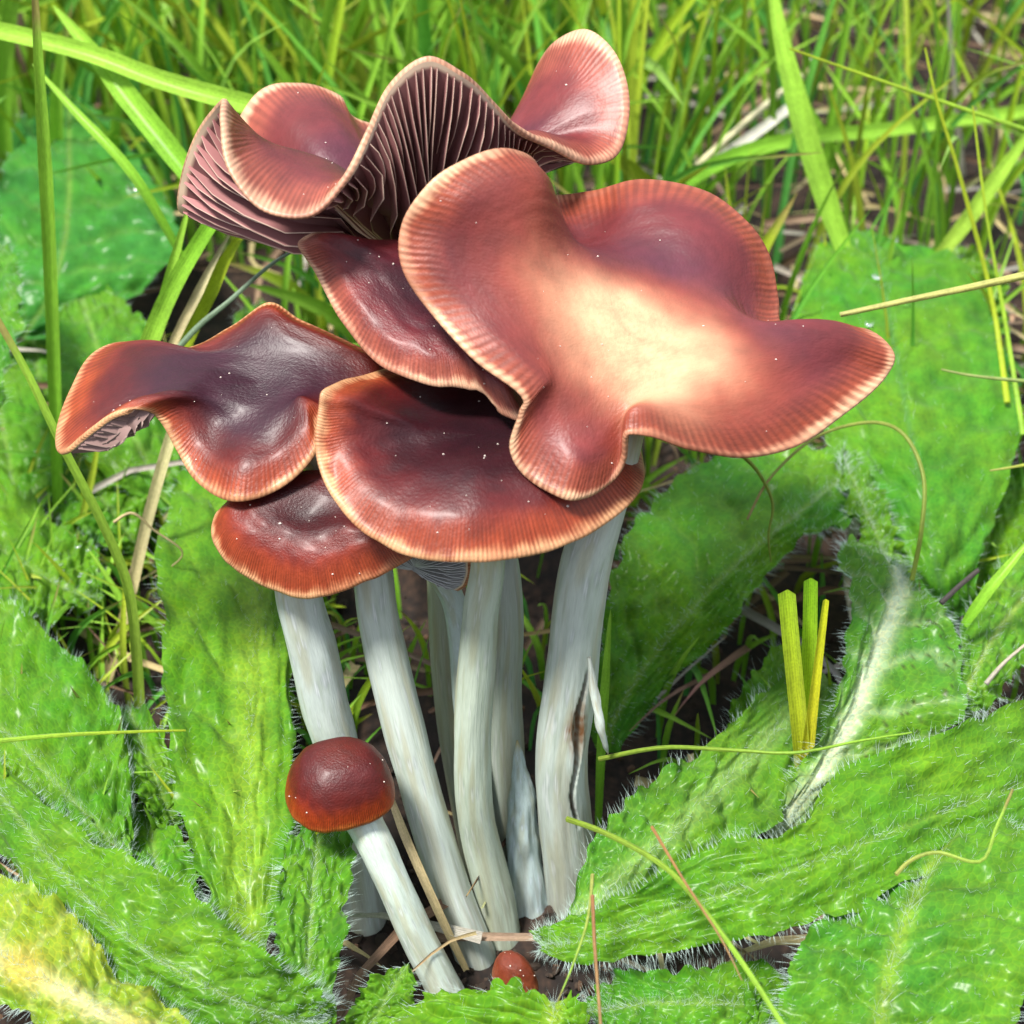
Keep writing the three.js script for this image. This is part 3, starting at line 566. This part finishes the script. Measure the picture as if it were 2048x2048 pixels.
// right side
leaf({ label: 'big green leaf with water beads behind the right lobe of the largest cap', hairs: 500, color: [0.058, 0.300, 0.019], rib: [0.1, 0.3, 0.06],
  st: [[1790, 1180, 1.6, 1720, 1170, 1.6, 1850, 1140, 1.6], [1770, 1080, 2.6, 1650, 1030, 2.6, 1850, 1050, 2.6], [1745, 950, 3.2, 1585, 890, 3.0, 1905, 900, 3.0], [1715, 800, 3.6, 1520, 760, 3.3, 1925, 770, 3.2], [1690, 660, 3.7, 1500, 640, 3.4, 1885, 640, 3.3], [1670, 550, 3.7, 1515, 530, 3.5, 1860, 540, 3.3], [1655, 480, 3.6, 1550, 455, 3.5, 1760, 475, 3.4], [1625, 432, 3.5, 1600, 432, 3.5, 1650, 436, 3.5]] });
leaf({ label: 'green leaf with bristly edge slanting up from the split stem', hairs: 1500, color: [0.062, 0.300, 0.020], hairLen: 0.003,
  st: [[1130, 1420, 0.6, 1100, 1360, 0.8, 1170, 1420, 0.6], [1190, 1300, 1.6, 1130, 1230, 1.9, 1240, 1310, 1.3], [1270, 1190, 2.4, 1150, 1100, 2.7, 1340, 1215, 2.0], [1360, 1090, 3.0, 1200, 980, 3.2, 1420, 1120, 2.6], [1450, 1010, 3.3, 1290, 890, 3.3, 1490, 1035, 2.9], [1530, 945, 3.4, 1410, 840, 3.3, 1560, 1000, 3.1], [1600, 890, 3.3, 1540, 835, 3.2, 1640, 960, 3.1], [1660, 850, 3.1, 1655, 845, 3.1, 1665, 855, 3.1]] });
leaf({ label: 'green leaf with broad white midrib standing right of the yellow grass shoots', hairs: 1500, rib: [0.78, 0.90, 0.74], ribW: 0.27, color: [0.081, 0.310, 0.029],
  blotch: (s, q, p) => ({ c: [0.05, 0.07, 0.02], w: q > 0.3 && s < 0.62 ? 0.9 * sm(0.62, 0.8, N3(p.x * 420, p.y * 420, p.z * 420)) : 0 }),
  st: [[1455, 1590, 1.2, 1440, 1575, 1.3, 1480, 1595, 1.2], [1530, 1490, 2.4, 1500, 1470, 2.6, 1620, 1490, 2.3], [1592, 1385, 3.0, 1548, 1380, 3.2, 1740, 1410, 2.7], [1640, 1270, 3.4, 1592, 1265, 3.7, 1815, 1330, 3.0], [1680, 1165, 3.7, 1606, 1150, 4.1, 1812, 1210, 3.4], [1702, 1095, 3.8, 1588, 1060, 4.2, 1755, 1135, 3.6], [1690, 1060, 3.8, 1590, 1022, 4.1, 1705, 1078, 3.7], [1640, 1035, 3.8, 1600, 1016, 3.9, 1680, 1060, 3.8]] });
leaf({ label: 'blistered bright green leaf between the split stem and the yellow shoots', hairs: 900, color: [0.081, 0.310, 0.024], rib: [0.28, 0.5, 0.14], ribW: 0.3, ripple: 0.002,
  st: [[1560, 1270, 1.4, 1520, 1240, 1.4, 1590, 1310, 1.4], [1470, 1370, 2.2, 1430, 1320, 2.3, 1530, 1440, 2.0], [1370, 1470, 2.6, 1340, 1400, 2.8, 1440, 1580, 2.1], [1280, 1560, 2.7, 1240, 1465, 2.9, 1330, 1650, 2.1], [1200, 1630, 2.6, 1165, 1530, 2.8, 1240, 1720, 2.0], [1130, 1690, 2.3, 1108, 1620, 2.4, 1150, 1750, 2.0], [1070, 1740, 2.0, 1068, 1735, 2.0, 1072, 1745, 2.0]] });
leaf({ label: 'long broad green leaf spreading right from the cluster foot, smooth wavy top', hairs: 2200, color: [0.085, 0.310, 0.012], rib: [0.2, 0.42, 0.05], ripple: 0.002,
  st: [[2080, 1440, 2.0, 2080, 1290, 2.2, 2080, 1560, 1.8], [1930, 1480, 3.0, 1930, 1325, 3.3, 1940, 1580, 2.7], [1780, 1530, 3.5, 1760, 1385, 3.8, 1800, 1630, 3.1], [1640, 1585, 3.8, 1590, 1450, 4.0, 1670, 1690, 3.4], [1510, 1635, 3.8, 1480, 1575, 4.1, 1540, 1740, 3.4], [1380, 1680, 3.6, 1350, 1590, 3.9, 1410, 1765, 3.2], [1250, 1725, 3.2, 1230, 1665, 3.4, 1270, 1795, 2.9], [1130, 1765, 2.8, 1120, 1712, 2.9, 1140, 1815, 2.6], [1045, 1780, 2.5, 1040, 1735, 2.5, 1045, 1808, 2.4], [1000, 1765, 2.2, 1000, 1755, 2.2, 1002, 1772, 2.2]] });
leaf({ label: 'pale yellow veined green leaf at the lower right corner', hairs: 1300, color: [0.072, 0.310, 0.024], rib: [0.26, 0.46, 0.05], ribW: 0.22, ripple: 0.0018,
  st: [[1640, 2080, 2.0, 1500, 2080, 2.2, 1800, 2080, 2.2], [1655, 1960, 2.9, 1460, 1950, 2.9, 1880, 1980, 3.0], [1680, 1830, 3.3, 1490, 1820, 3.2, 1950, 1850, 3.4], [1715, 1720, 3.5, 1560, 1720, 3.3, 1980, 1730, 3.6], [1760, 1620, 3.4, 1650, 1640, 3.2, 1960, 1600, 3.5], [1830, 1530, 3.1, 1800, 1540, 3.1, 1880, 1520, 3.1]] });
leaf({ label: 'dark green leaf with bristly edges under the bottom stalks', hairs: 1200, color: [0.063, 0.300, 0.013],
  st: [[1560, 1960, 1.2, 1540, 1890, 1.2, 1580, 2020, 1.2], [1450, 1900, 2.0, 1450, 1815, 2.1, 1460, 1990, 1.9], [1340, 1890, 2.3, 1320, 1825, 2.4, 1350, 1980, 2.1], [1230, 1890, 2.3, 1210, 1835, 2.3, 1240, 1980, 2.0], [1150, 1900, 2.0, 1140, 1850, 2.0, 1160, 1960, 1.9], [1100, 1905, 1.8, 1099, 1903, 1.8, 1101, 1908, 1.8]] });
leaf({ label: 'small flat yellow green leaf tip in front of the tiny button', hairs: 260, color: [0.114, 0.368, 0.010], rib: [0.32, 0.5, 0.04], ribW: 0.2,
  st: [[1010, 2060, 1.6, 860, 2060, 1.6, 1150, 2060, 1.6], [1020, 1980, 2.2, 750, 1980, 2.1, 1130, 1990, 2.1], [1040, 1930, 2.4, 770, 1895, 2.2, 1112, 1940, 2.3], [1045, 1893, 2.4, 870, 1858, 2.3, 1095, 1902, 2.3], [1048, 1882, 2.3, 1000, 1880, 2.3, 1075, 1890, 2.3]] });
leaf({ label: 'thin green leaf tip beneath the white button stem', hairs: 160, color: [0.085, 0.300, 0.010],
  st: [[660, 2000, 1.0, 610, 2000, 1.0, 710, 2000, 1.0], [705, 1925, 1.7, 655, 1915, 1.7, 770, 1935, 1.7], [740, 1862, 2.0, 698, 1850, 2.0, 785, 1870, 2.0], [768, 1815, 2.1, 764, 1816, 2.1, 772, 1817, 2.1]] });
leaf({ label: 'pale green leaf at the right edge beside a dark twig', hairs: 500, color: [0.085, 0.310, 0.019], rib: [0.3, 0.46, 0.1],
  st: [[2000, 1060, 2.2, 1960, 1010, 2.2, 2040, 1120, 2.0], [1930, 1130, 2.8, 1880, 1080, 2.9, 1980, 1190, 2.6], [1870, 1210, 3.0, 1830, 1160, 3.1, 1920, 1260, 2.7], [1830, 1290, 2.9, 1800, 1270, 2.9, 1870, 1330, 2.6], [1810, 1340, 2.6, 1808, 1338, 2.6, 1813, 1342, 2.6]] });
leaf({ label: 'round yellow green leaf behind the big beaded leaf', hairs: 200, color: [0.104, 0.322, 0.010],
  st: [[1860, 640, 1.8, 1810, 640, 1.8, 1900, 630, 1.8], [1840, 570, 2.6, 1770, 580, 2.5, 1895, 560, 2.5], [1815, 500, 3.0, 1750, 520, 2.9, 1870, 500, 2.9], [1800, 465, 2.9, 1770, 475, 2.9, 1830, 465, 2.9]] });
leaf({ label: 'curled light green leaf rim beside the white ribbed leaf', hairs: 700, color: [0.095, 0.310, 0.014],
  st: [[1690, 1110, 2.2, 1660, 1110, 2.2, 1720, 1100, 2.2], [1670, 1040, 2.9, 1635, 1040, 3.0, 1700, 1040, 2.8], [1640, 970, 3.3, 1605, 960, 3.4, 1680, 980, 3.1], [1610, 900, 3.5, 1585, 890, 3.5, 1655, 920, 3.3], [1590, 850, 3.4, 1588, 849, 3.4, 1593, 852, 3.4]] });
// under layer of smaller leaves that close the gaps
const LOW = ['beneath the yellowing leaf', 'beneath the leaf with wide pale midrib', 'between the long broad leaf and the pale veined leaf', 'under the pale veined corner leaf', 'below the big beaded leaf', 'behind the yellow green shoots', 'between the wavy leaf and the wide ribbed leaf', 'deep in the hollow by the split stem', 'under the straw below the folded cap', 'behind the folded cap near the grass tuft', 'behind the dark folded cap top', 'beside the dark bristly bottom leaf'];
LOW.unshift('under the tall straight grass', 'under the crossing yellow green stem', 'at the edge beneath the far hairy leaf');
for (const [li, [x, y, dx, dy, w, h, c]] of [[120, 1010, -60, -380, 130, 0.4, G_MID], [330, 900, -200, -260, 110, 0.5, G_MID], [40, 1000, -60, -330, 100, 0.8, G_MID], [90, 1760, 160, -220, 60, 1.0, G_MID], [330, 1780, -60, -260, 70, 1.1, G_MID], [1600, 1780, 180, -140, 80, 1.4, G_MID], [1880, 1780, -60, -280, 90, 1.5, G_MID], [1840, 1130, 60, -260, 70, 1.2, G_MID], [1380, 1420, 160, -220, 60, 0.9, G_MID], [330, 1560, -90, -230, 50, 1.4, G_MID], [1250, 1240, 120, -220, 80, 0.7, G_MID], [260, 1030, -140, -190, 80, 0.9, G_MID], [640, 760, -200, -120, 70, 1.2, G_MID], [450, 820, 40, -250, 70, 1.2, G_BLUE], [1330, 1930, 180, 20, 60, 1.4, G_MID]].entries()) {
  const st = [], l = Math.hypot(dx, dy), nx = -dy / l * w, ny = dx / l * w;
  [[0, 0.3], [0.25, 0.8], [0.5, 1], [0.75, 0.8], [0.93, 0.4], [1, 0.03]].forEach(([t, k]) => { const mx = x + dx * t, my = y + dy * t, hh = h + 0.7 * Math.sin(t * 3); st.push([mx, my, hh, mx - nx * k, my - ny * k, hh + 0.1, mx + nx * k, my + ny * k, hh + 0.1]); });
  leaf({ label: `small low green leaf ${LOW[li]}`, st, color: c, hairs: 220, group: 'low leaves under the hairy leaves' });
}

// ---------------------------------------------------------------- grass
function bladeGeo(P, W, c0, c1, { fold = 0.25, n = 22, twist = 0, taper = 1, round = false } = {}) {
  const pos = [], col = [], uv = [], idx = []; const tw0 = rr(-0.3, 0.3), tipDry = rnd() < 0.25 ? rr(0.8, 0.95) : 2;
  for (let j = 0; j <= n; j++) {
    const s = j / n, p = openAt(P, s), t = openAt(P, Math.min(1, s + 0.03)).sub(openAt(P, Math.max(0, s - 0.03))).normalize();
    const view = EYE.clone().sub(p).setY(0.25).normalize();                       // blades show their flat side roughly to the open glade
    const x = t.clone().cross(view).normalize().applyAxisAngle(t, tw0 + twist * s), y = x.clone().cross(t);
    const w = W * (taper === 1 ? Math.min(1, Math.pow((1 - s) * 2.2, 0.75) + 0.02) * (0.7 + 0.3 * Math.min(1, s * 4)) : taper === 0 ? 1 : lerp(1, taper, s)) / 2;
    const c = mixC(mixC(c0, c1, s), [0.34, 0.24, 0.10], s > tipDry ? 0.8 : 0), k = 1 + 0.12 * N3(p.x * 300, p.y * 120, p.z * 300), m = round ? 5 : 4;
    for (let i = 0; i <= m; i++) {
      let q; if (round) { const a = i / m * 2 * Math.PI; q = p.clone().addScaledVector(x, Math.cos(a) * w).addScaledVector(y, Math.sin(a) * w); } else { const u = i / 2 - 1; q = p.clone().addScaledVector(x, u * w).addScaledVector(y, Math.abs(u) * w * fold * 2); }
      const rk = round ? 1 : (i === 2 ? 1.12 : 1); pos.push(q.x, q.y, q.z); uv.push(i / m, s * 3); col.push(c[0] * k * rk, c[1] * k * rk, c[2] * k * rk);
      if (j && i < m) { const a = j * (m + 1) + i, b = a - m - 1; idx.push(b, b + 1, a, b + 1, a + 1, a); }
    }
  }
  return geom(pos, idx, { col, uv });
}
const GR = [0.17, 0.42, 0.022], GR_L = [0.32, 0.58, 0.06], GR_Y = [0.44, 0.55, 0.03], GR_B = [0.09, 0.40, 0.10], STRAW = [0.45, 0.36, 0.20], PALE = [0.62, 0.56, 0.36], BROWN = [0.16, 0.09, 0.06], GREY = [0.34, 0.31, 0.30], OLIVE = [0.20, 0.28, 0.03];
function blade(name, label, pts, w, c0, c1, o = {}) {
  const P = pts.map(([x, y, z]) => (o.flat ? H : Z)(x, y, z)), W = w * mpp(P[Math.floor(P.length / 2)]);
  return single(name, bladeGeo(P, W, c0, c1, o), o.dry ? strawMat : grassMat, label, o.cat || 'grass', P[0].clone(), o.group || 'single grass blades');
}
const round = { round: true, taper: 0.35 };
blade('grass_shoot', 'tall straight bright grass blade at the left, crossing the soft leaf', [[112, 1060, -5.0], [104, 760, -5.2], [90, 400, -5.5], [72, 100, -5.6], [60, -120, -5.8]], 26, GR, GR_L);
blade('grass_shoot', 'second thin blade beside the tall straight blade, leaning slightly', [[140, 1020, -4.4], [160, 960, -4.6], [178, 880, -4.8], [190, 800, -5.0]], 14, OLIVE, GR_Y);
blade('grass_shoot', 'wide light green blade arching into the frilled cap from the left', [[560, 220, -8.5], [440, 190, -8.6], [300, 150, -9.0], [150, 95, -9.6], [-60, 45, -10.5]], 40, GR_L, GR_L, { taper: 0.8 });
blade('grass_shoot', 'broad green blade falling diagonally behind the frilled cap', [[400, 380, -7], [330, 290, -8], [250, 190, -9], [170, 90, -10], [100, 10, -11]], 44, GR, GR_L);
blade('grass_shoot', 'slim blade running parallel under the broad diagonal blade', [[340, 480, -6.5], [250, 330, -7], [140, 210, -8], [60, 120, -9]], 20, GR, GR_L);
blade('grass_shoot', 'yellow green stem crossing under the tip of the folded cap', [[268, 1470, 1.2], [262, 1290, 0.9], [245, 1120, 0.7], [200, 1000, 0.5], [120, 845, 0.2], [50, 700, -0.2], [-30, 560, -0.6]], 24, OLIVE, GR_L, { taper: 0.5 });
blade('grass_shoot', 'pale stiff blade of the tuft left of the folded cap, upright', [[270, 720, -4.6], [298, 600, -5], [320, 520, -5], [345, 430, -5.2], [358, 380, -5.4]], 18, GR_L, GR_L);
blade('grass_shoot', 'thick light sheath of the tuft left of the folded cap', [[258, 720, -4.5], [300, 605, -4.8], [335, 530, -4.8], [370, 470, -5], [420, 390, -5.2]], 40, GR_L, GR, { taper: 0.7 });
blade('grass_shoot', 'yellowish blade of the tuft behind the folded cap', [[320, 720, -4.5], [360, 620, -4.9], [390, 560, -5], [430, 480, -5.2], [480, 410, -5.6]], 30, GR_Y, GR_Y);
blade('dry_straw', 'straw coloured dead blade in the tuft behind the folded cap', [[290, 740, -4.3], [330, 640, -4.6], [370, 560, -4.8], [400, 500, -5], [440, 430, -5.3]], 18, STRAW, PALE, { dry: true });
blade('grass_shoot', 'grey green thin stalk rising to the cap wedged under the pale one', [[300, 700, -3.8], [370, 620, -4], [430, 570, -4], [510, 500, -4.2], [570, 465, -4.5]], 14, [0.2, 0.3, 0.2], [0.35, 0.45, 0.38], round);
blade('grass_stalk', 'thin yellow green stalk lying across the left leaf', [[-40, 1402, 4.2], [100, 1388, 4.0], [240, 1381, 3.7], [350, 1378, 3.4]], 11, GR_L, GR_Y, { ...round, flat: true });
blade('grass_stalk', 'pale yellow straight stalk pointing at the right lobe of the largest cap', [[1985, 508, -3.0], [1850, 538, -3.0], [1720, 565, -3.0], [1585, 594, -3.0]], 17, [0.5, 0.5, 0.16], [0.55, 0.52, 0.2], { round: true, taper: 0.6 });
blade('grass_stalk', 'thin looping tendril arching over the big beaded leaf', [[1720, 1095, 4.0], [1738, 1000, 4.6], [1742, 900, 5.2], [1705, 820, 5.6], [1640, 797, 5.7], [1540, 825, 5.6], [1455, 900, 5.3], [1410, 980, 5.0]], 10, OLIVE, [0.34, 0.38, 0.10], { round: true, taper: 0.5, flat: true, n: 40 });
blade('grass_stalk', 'thin tendril hanging below the right side of the largest cap', [[1390, 850, 5.6], [1430, 890, 5.4], [1458, 950, 5.1], [1450, 1010, 4.8], [1455, 1060, 4.4]], 9, OLIVE, OLIVE, { ...round, flat: true });
blade('grass_stalk', 'short pale tendril in front of the big beaded leaf', [[1970, 722, 5.4], [1900, 716, 5.5], [1830, 708, 5.6], [1776, 697, 5.7]], 9, [0.3, 0.42, 0.12], [0.45, 0.48, 0.2], { ...round, flat: true });
blade('grass_stalk', 'little pale stalk tip at the edge of the big beaded leaf', [[1980, 868, 5], [1920, 880, 5], [1868, 888, 5]], 9, GR_Y, [0.45, 0.45, 0.15], { ...round, flat: true });
blade('grass_shoot', 'cut yellow green shoot, leftmost of the upright trio', [[1518, 1445, 2.9], [1508, 1340, 2.8], [1496, 1220, 2.6], [1486, 1112, 2.4]], 33, [0.62, 0.62, 0.03], [0.42, 0.64, 0.03], { fold: 0.5, taper: 0, group: 'yellow green shoots beside the white ribbed leaf' });
blade('grass_shoot', 'tallest green shoot in the middle of the upright trio', [[1520, 1445, 2.7], [1522, 1330, 2.5], [1528, 1200, 2.3], [1530, 1090, 2.1]], 32, [0.46, 0.58, 0.02], [0.28, 0.56, 0.02], { fold: 0.5, taper: 0.8, group: 'yellow green shoots beside the white ribbed leaf' });
blade('grass_shoot', 'pure yellow slanting shoot of the upright trio', [[1512, 1500, 3.1], [1522, 1420, 3.0], [1538, 1290, 2.8], [1558, 1130, 2.5]], 32, [0.72, 0.60, 0.03], [0.64, 0.68, 0.02], { fold: 0.5, taper: 0.35, group: 'yellow green shoots beside the white ribbed leaf' });
blade('grass_stalk', 'thin green stalk crossing in front of the yellow shoots', [[1130, 1432, 3.8], [1250, 1410, 4.3], [1380, 1415, 4.6], [1500, 1420, 4.8], [1620, 1398, 5.0], [1720, 1382, 5.0]], 11, OLIVE, GR_L, { ...round, flat: true });
blade('grass_stalk', 'green stalk running down over the long broad leaf', [[1070, 1545, 4.4], [1150, 1575, 4.6], [1260, 1640, 4.7], [1350, 1745, 4.7], [1430, 1860, 4.6], [1500, 1970, 4.5]], 13, OLIVE, GR_L, { ...round, flat: true, taper: 0.8 });
blade('grass_stalk', 'hair thin pale stalk slanting from the cluster foot', [[1118, 1650, 4.0], [1110, 1730, 4.0], [1085, 1810, 3.9], [1052, 1890, 3.6]], 8, [0.4, 0.4, 0.12], GR_L, { ...round, flat: true });
blade('grass_stalk', 'hair thin reddish stalk hanging straight down at the bottom', [[1118, 1690, 4.1], [1122, 1780, 4.1], [1128, 1860, 4.0], [1136, 1970, 3.8]], 8, [0.35, 0.16, 0.08], [0.4, 0.26, 0.12], { ...round, flat: true, taper: 0.8 });
blade('grass_stalk', 'fine reddish thread beside the green stalk over the broad leaf', [[1230, 1560, 4.8], [1290, 1660, 4.9], [1360, 1770, 4.8], [1400, 1850, 4.6]], 7, [0.4, 0.2, 0.08], [0.4, 0.26, 0.12], { ...round, flat: true });
blade('grass_stalk', 'bent pale stalk across the lower right leaf', [[1690, 1650, 4.4], [1720, 1622, 4.5], [1770, 1608, 4.6], [1850, 1625, 4.6], [1880, 1560, 4.6], [1910, 1490, 4.5]], 9, [0.36, 0.36, 0.1], GR_L, { ...round, flat: true, taper: 0.7 });
blade('grass_shoot', 'narrow green blade standing behind the split stem', [[1128, 1560, 3.0], [1134, 1400, 2.8], [1143, 1260, 2.6], [1152, 1150, 2.4]], 18, GR, GR_L);
blade('dry_straw', 'long dry tan blade leaning along the left of a white stem', [[880, 1830, 5.6], [830, 1725, 5.4], [770, 1590, 5.0], [735, 1500, 4.8], [708, 1440, 4.7]], 17, STRAW, [0.66, 0.52, 0.34], { dry: true });
blade('grass_shoot', 'wide green blade lying level in the grass at upper right', [[1290, 345, -14], [1400, 290, -15], [1530, 260, -16], [1700, 243, -17], [1980, 205, -18]], 30, GR, GR_L, { taper: 0.9 });
blade('grass_shoot', 'broad light blade standing above the big beaded leaf', [[1590, 470, -12], [1555, 370, -12.5], [1515, 240, -13], [1470, 60, -14], [1450, -80, -15]], 44, GR_L, GR_L);
blade('grass_shoot', 'thick blade slanting up to the right edge', [[1760, 500, -12], [1830, 410, -12.5], [1900, 310, -13], [1980, 200, -13.5]], 30, [0.3, 0.45, 0.05], GR_L);
blade('grass_stalk', 'long thin yellow stalk slanting across the upper right grass', [[1985, 262, -10], [1800, 200, -10], [1640, 145, -10], [1490, 92, -10]], 11, GR_L, GR_Y, round);
blade('grass_stalk', 'thin upright yellow stalk bending beside the right edge', [[1900, 760, -6], [1870, 560, -8], [1810, 330, -9], [1770, 200, -9.5], [1745, 90, -10]], 12, GR_Y, GR_Y, round);
blade('grass_stalk', 'second thin upright stalk near the right edge', [[1930, 820, -5], [1895, 600, -7], [1860, 400, -8], [1835, 200, -9]], 11, GR_L, GR_Y, round);
blade('dry_straw', 'whitish dead straw, upper of the pair lying at upper right', [[1310, 318, -15], [1390, 245, -17], [1460, 185, -19], [1530, 130, -21]], 15, PALE, [0.7, 0.64, 0.5], { ...round, dry: true, taper: 0.8, group: 'dead straws' });
blade('dry_straw', 'grey white dead straw, lower of the pair lying at upper right', [[1320, 330, -14.5], [1380, 285, -15.5], [1450, 235, -17], [1500, 195, -18]], 22, GREY, [0.62, 0.6, 0.58], { dry: true, taper: 0.8, group: 'dead straws' });
blade('dry_straw', 'grey upright dead stalk in the upper right grass', [[1815, 330, -18], [1805, 200, -18], [1795, 90, -18], [1785, -60, -18]], 16, GREY, GREY, { ...round, dry: true, group: 'dead straws' });
blade('dry_straw', 'pinkish brown dead stalk at the upper left', [[70, 420, -20], [52, 250, -20], [32, 60, -20.5], [15, -60, -21]], 36, [0.3, 0.17, 0.14], [0.3, 0.19, 0.15], { ...round, dry: true, taper: 0.8, group: 'dead straws' });
blade('dry_straw', 'pale straw standing below the folded cap', [[200, 1290, -1.5], [245, 1130, -1.8], [280, 980, -2], [325, 820, -2.3], [370, 700, -2.6]], 24, STRAW, [0.5, 0.48, 0.26], { dry: true, taper: 0.9, group: 'dead straws' });
blade('dry_straw', 'thin curled straw below the folded cap', [[215, 985, -1], [250, 968, -1], [290, 1000, -1], [345, 1045, -1], [290, 1090, -1.2]], 7, STRAW, STRAW, { ...round, dry: true, group: 'dead straws' });
blade('dry_straw', 'dark twig at the right edge over the pale leaf', [[1775, 1138, 4.0], [1810, 1105, 4.2], [1846, 1075, 4.4]], 11, [0.03, 0.025, 0.025], [0.05, 0.04, 0.04], { ...round, dry: true, flat: true, taper: 0.9, group: 'dead straws' });
blade('dry_straw', 'grey straw reaching in from the right edge over dark soil', [[1860, 1290, 3.0], [1900, 1245, 3.3], [1980, 1180, 3.6]], 11, GREY, [0.5, 0.42, 0.34], { ...round, dry: true, flat: true, group: 'dead straws' });
blade('dry_straw', 'grey straw in the dark hollow right of the split stem', [[1215, 1340, 1.0], [1290, 1270, 1.2], [1370, 1200, 1.4]], 9, GREY, GREY, { ...round, dry: true, flat: true, group: 'dead straws' });
blade('grass_shoot', 'green blade right of the pale leaf, slanting to the right edge', [[1820, 1180, 3.5], [1870, 1110, 4.2], [1960, 1000, 5.0]], 22, GR, GR_L, { flat: true });

// background turf, nobody could count it
{
  const g = [], d = [];
  const add = (x, z, hgt, wid, lean, c0, c1, list) => {
    const a = rr(0, 6.283), b = lean * rr(0.4, 1), P = [V(x, -0.003, z)], dx = Math.cos(a) * b, dz = Math.sin(a) * b;
    for (const t of [0.33, 0.66, 1]) P.push(V(x + dx * hgt * t * t, hgt * (t - 0.35 * b * t * t), z + dz * hgt * t * t));
    list.push(bladeGeo(P, wid, c0, c1, { n: 9, twist: rr(-1.2, 1.2) }));
  };
  const pick = () => { const k = rnd(); return k < 0.45 ? [GR, GR_L] : k < 0.65 ? [GR_B, GR] : k < 0.85 ? [GR, GR_Y] : [OLIVE, GR_Y]; };
  for (let k = 0; k < 5200; k++) {
    const x = rr(-0.26, 0.26), z = -0.07 - Math.pow(rnd(), 0.85) * 0.42; if (x < -0.055 && z > -0.165) continue; if (Math.abs(x) > 0.10 + (0.26 - z) * 0.30) continue;
    const right = sm(0.02, 0.07, x - 0.10 * (z + 0.2));
    if (rnd() < right * 0.58) continue;
    const c = pick(), q = rr(0.75, 1.2), s = (z > -0.14 ? 0.55 : 1);
    add(x, z, (right > 0.5 ? rr(0.04, 0.13) : rr(0.04, 0.12)) * s, (right > 0.5 ? rr(0.0006, 0.0020) : rnd() < 0.25 ? rr(0.002, 0.0045) : rr(0.0008, 0.0024)), rr(0.2, 1.0), c[0].map((v) => v * q), c[1].map((v) => v * q), g);
  }
  for (let k = 0; k < 900; k++) { // short shoots between the leaves
    const x = rnd() < 0.5 ? rr(-0.12, -0.03) : rr(-0.11, 0.11), z = rr(-0.10, 0.05); if (Math.hypot(x - 0.0, z - 0.045) < 0.04) continue;
    const c = pick(); add(x, z, rr(0.012, 0.034), rr(0.0005, 0.0016), rr(0.3, 1.3), c[0], c[1], g);
  }
  for (let k = 0; k < 2400; k++) { // thatch
    const x = rr(-0.26, 0.26), z = rr(-0.48, 0.06), y = rr(0.0, 0.012), a = rr(0, 3.1416), l = rr(0.012, 0.055), up = rr(-0.1, 0.3) * l;
    const k2 = rnd(), c = k2 < 0.25 ? BROWN : k2 < 0.58 ? STRAW : k2 < 0.8 ? GREY : [0.26, 0.16, 0.12];
    if (x < 0.02 && z < -0.1 && rnd() < 0.6) continue; if (z > -0.06 && rnd() < 0.5) continue;
    const A = V(x, y, z), B = V(x + Math.cos(a) * l, y + up, z + Math.sin(a) * l), m = A.clone().lerp(B, 0.5).add(V(rr(-1, 1), rr(0, 1), rr(-1, 1)).multiplyScalar(l * 0.12));
    d.push(bladeGeo([A, m, B], rr(0.0005, 0.0024), c, c.map((v) => v * rr(0.8, 1.2)), { n: 5, taper: 0.5, twist: rr(-2, 2) }));
  }
  const m = new THREE.Mesh(mergeGeometries(g), grassMat); m.name = 'meadow_grass'; m.userData = { kind: 'stuff', label: 'dense bright green grass filling the background', category: 'grass' };
  const m2 = new THREE.Mesh(mergeGeometries(d), strawMat); m2.name = 'dead_grass_thatch'; m2.userData = { kind: 'stuff', label: 'brown and grey dead grass matted over the soil', category: 'thatch' };
  for (const o of [m, m2]) { o.castShadow = o.receiveShadow = true; scene.add(o); }
}

// ---------------------------------------------------------------- water beads
{
  const bead = new THREE.SphereGeometry(1, 18, 12);
  const put = (x, y, h, r, label, group, sq = 0.6) => {
    const p = H(x, y, h), m = new THREE.Mesh(bead, waterMat); m.name = numbered('water_drop'); m.scale.set(r, r * sq, r); m.position.copy(p); m.castShadow = m.receiveShadow = true; scene.add(m);
    tag(m, label, 'water drop', group);
  };
  const LB = 'clear water bead on the big leaf behind the largest cap';
  for (const [x, y, r] of [[1655, 520, 0.0011], [1707, 566, 0.0010], [1640, 610, 0.0009], [1690, 452, 0.0006], [1560, 500, 0.0005]]) put(x, y, 3.85, r, LB, 'water beads on the big leaf');
  put(148, 838, 8.1, 0.0009, 'single clear water bead hanging at the tip of the folded cap', null, 1);
  for (let k = 0; k < 9; k++) put(rr(95, 170), rr(1020, 1105), 2.0, rr(0.0003, 0.0007), 'tiny water bead on the leaf below the hairy leaf edge', 'tiny beads on one leaf');
  put(250, 352, 4.2, 0.0013, 'bright water bead on the soft leaf behind the folded cap', null, 0.8);
}
renderer.render(scene, camera);
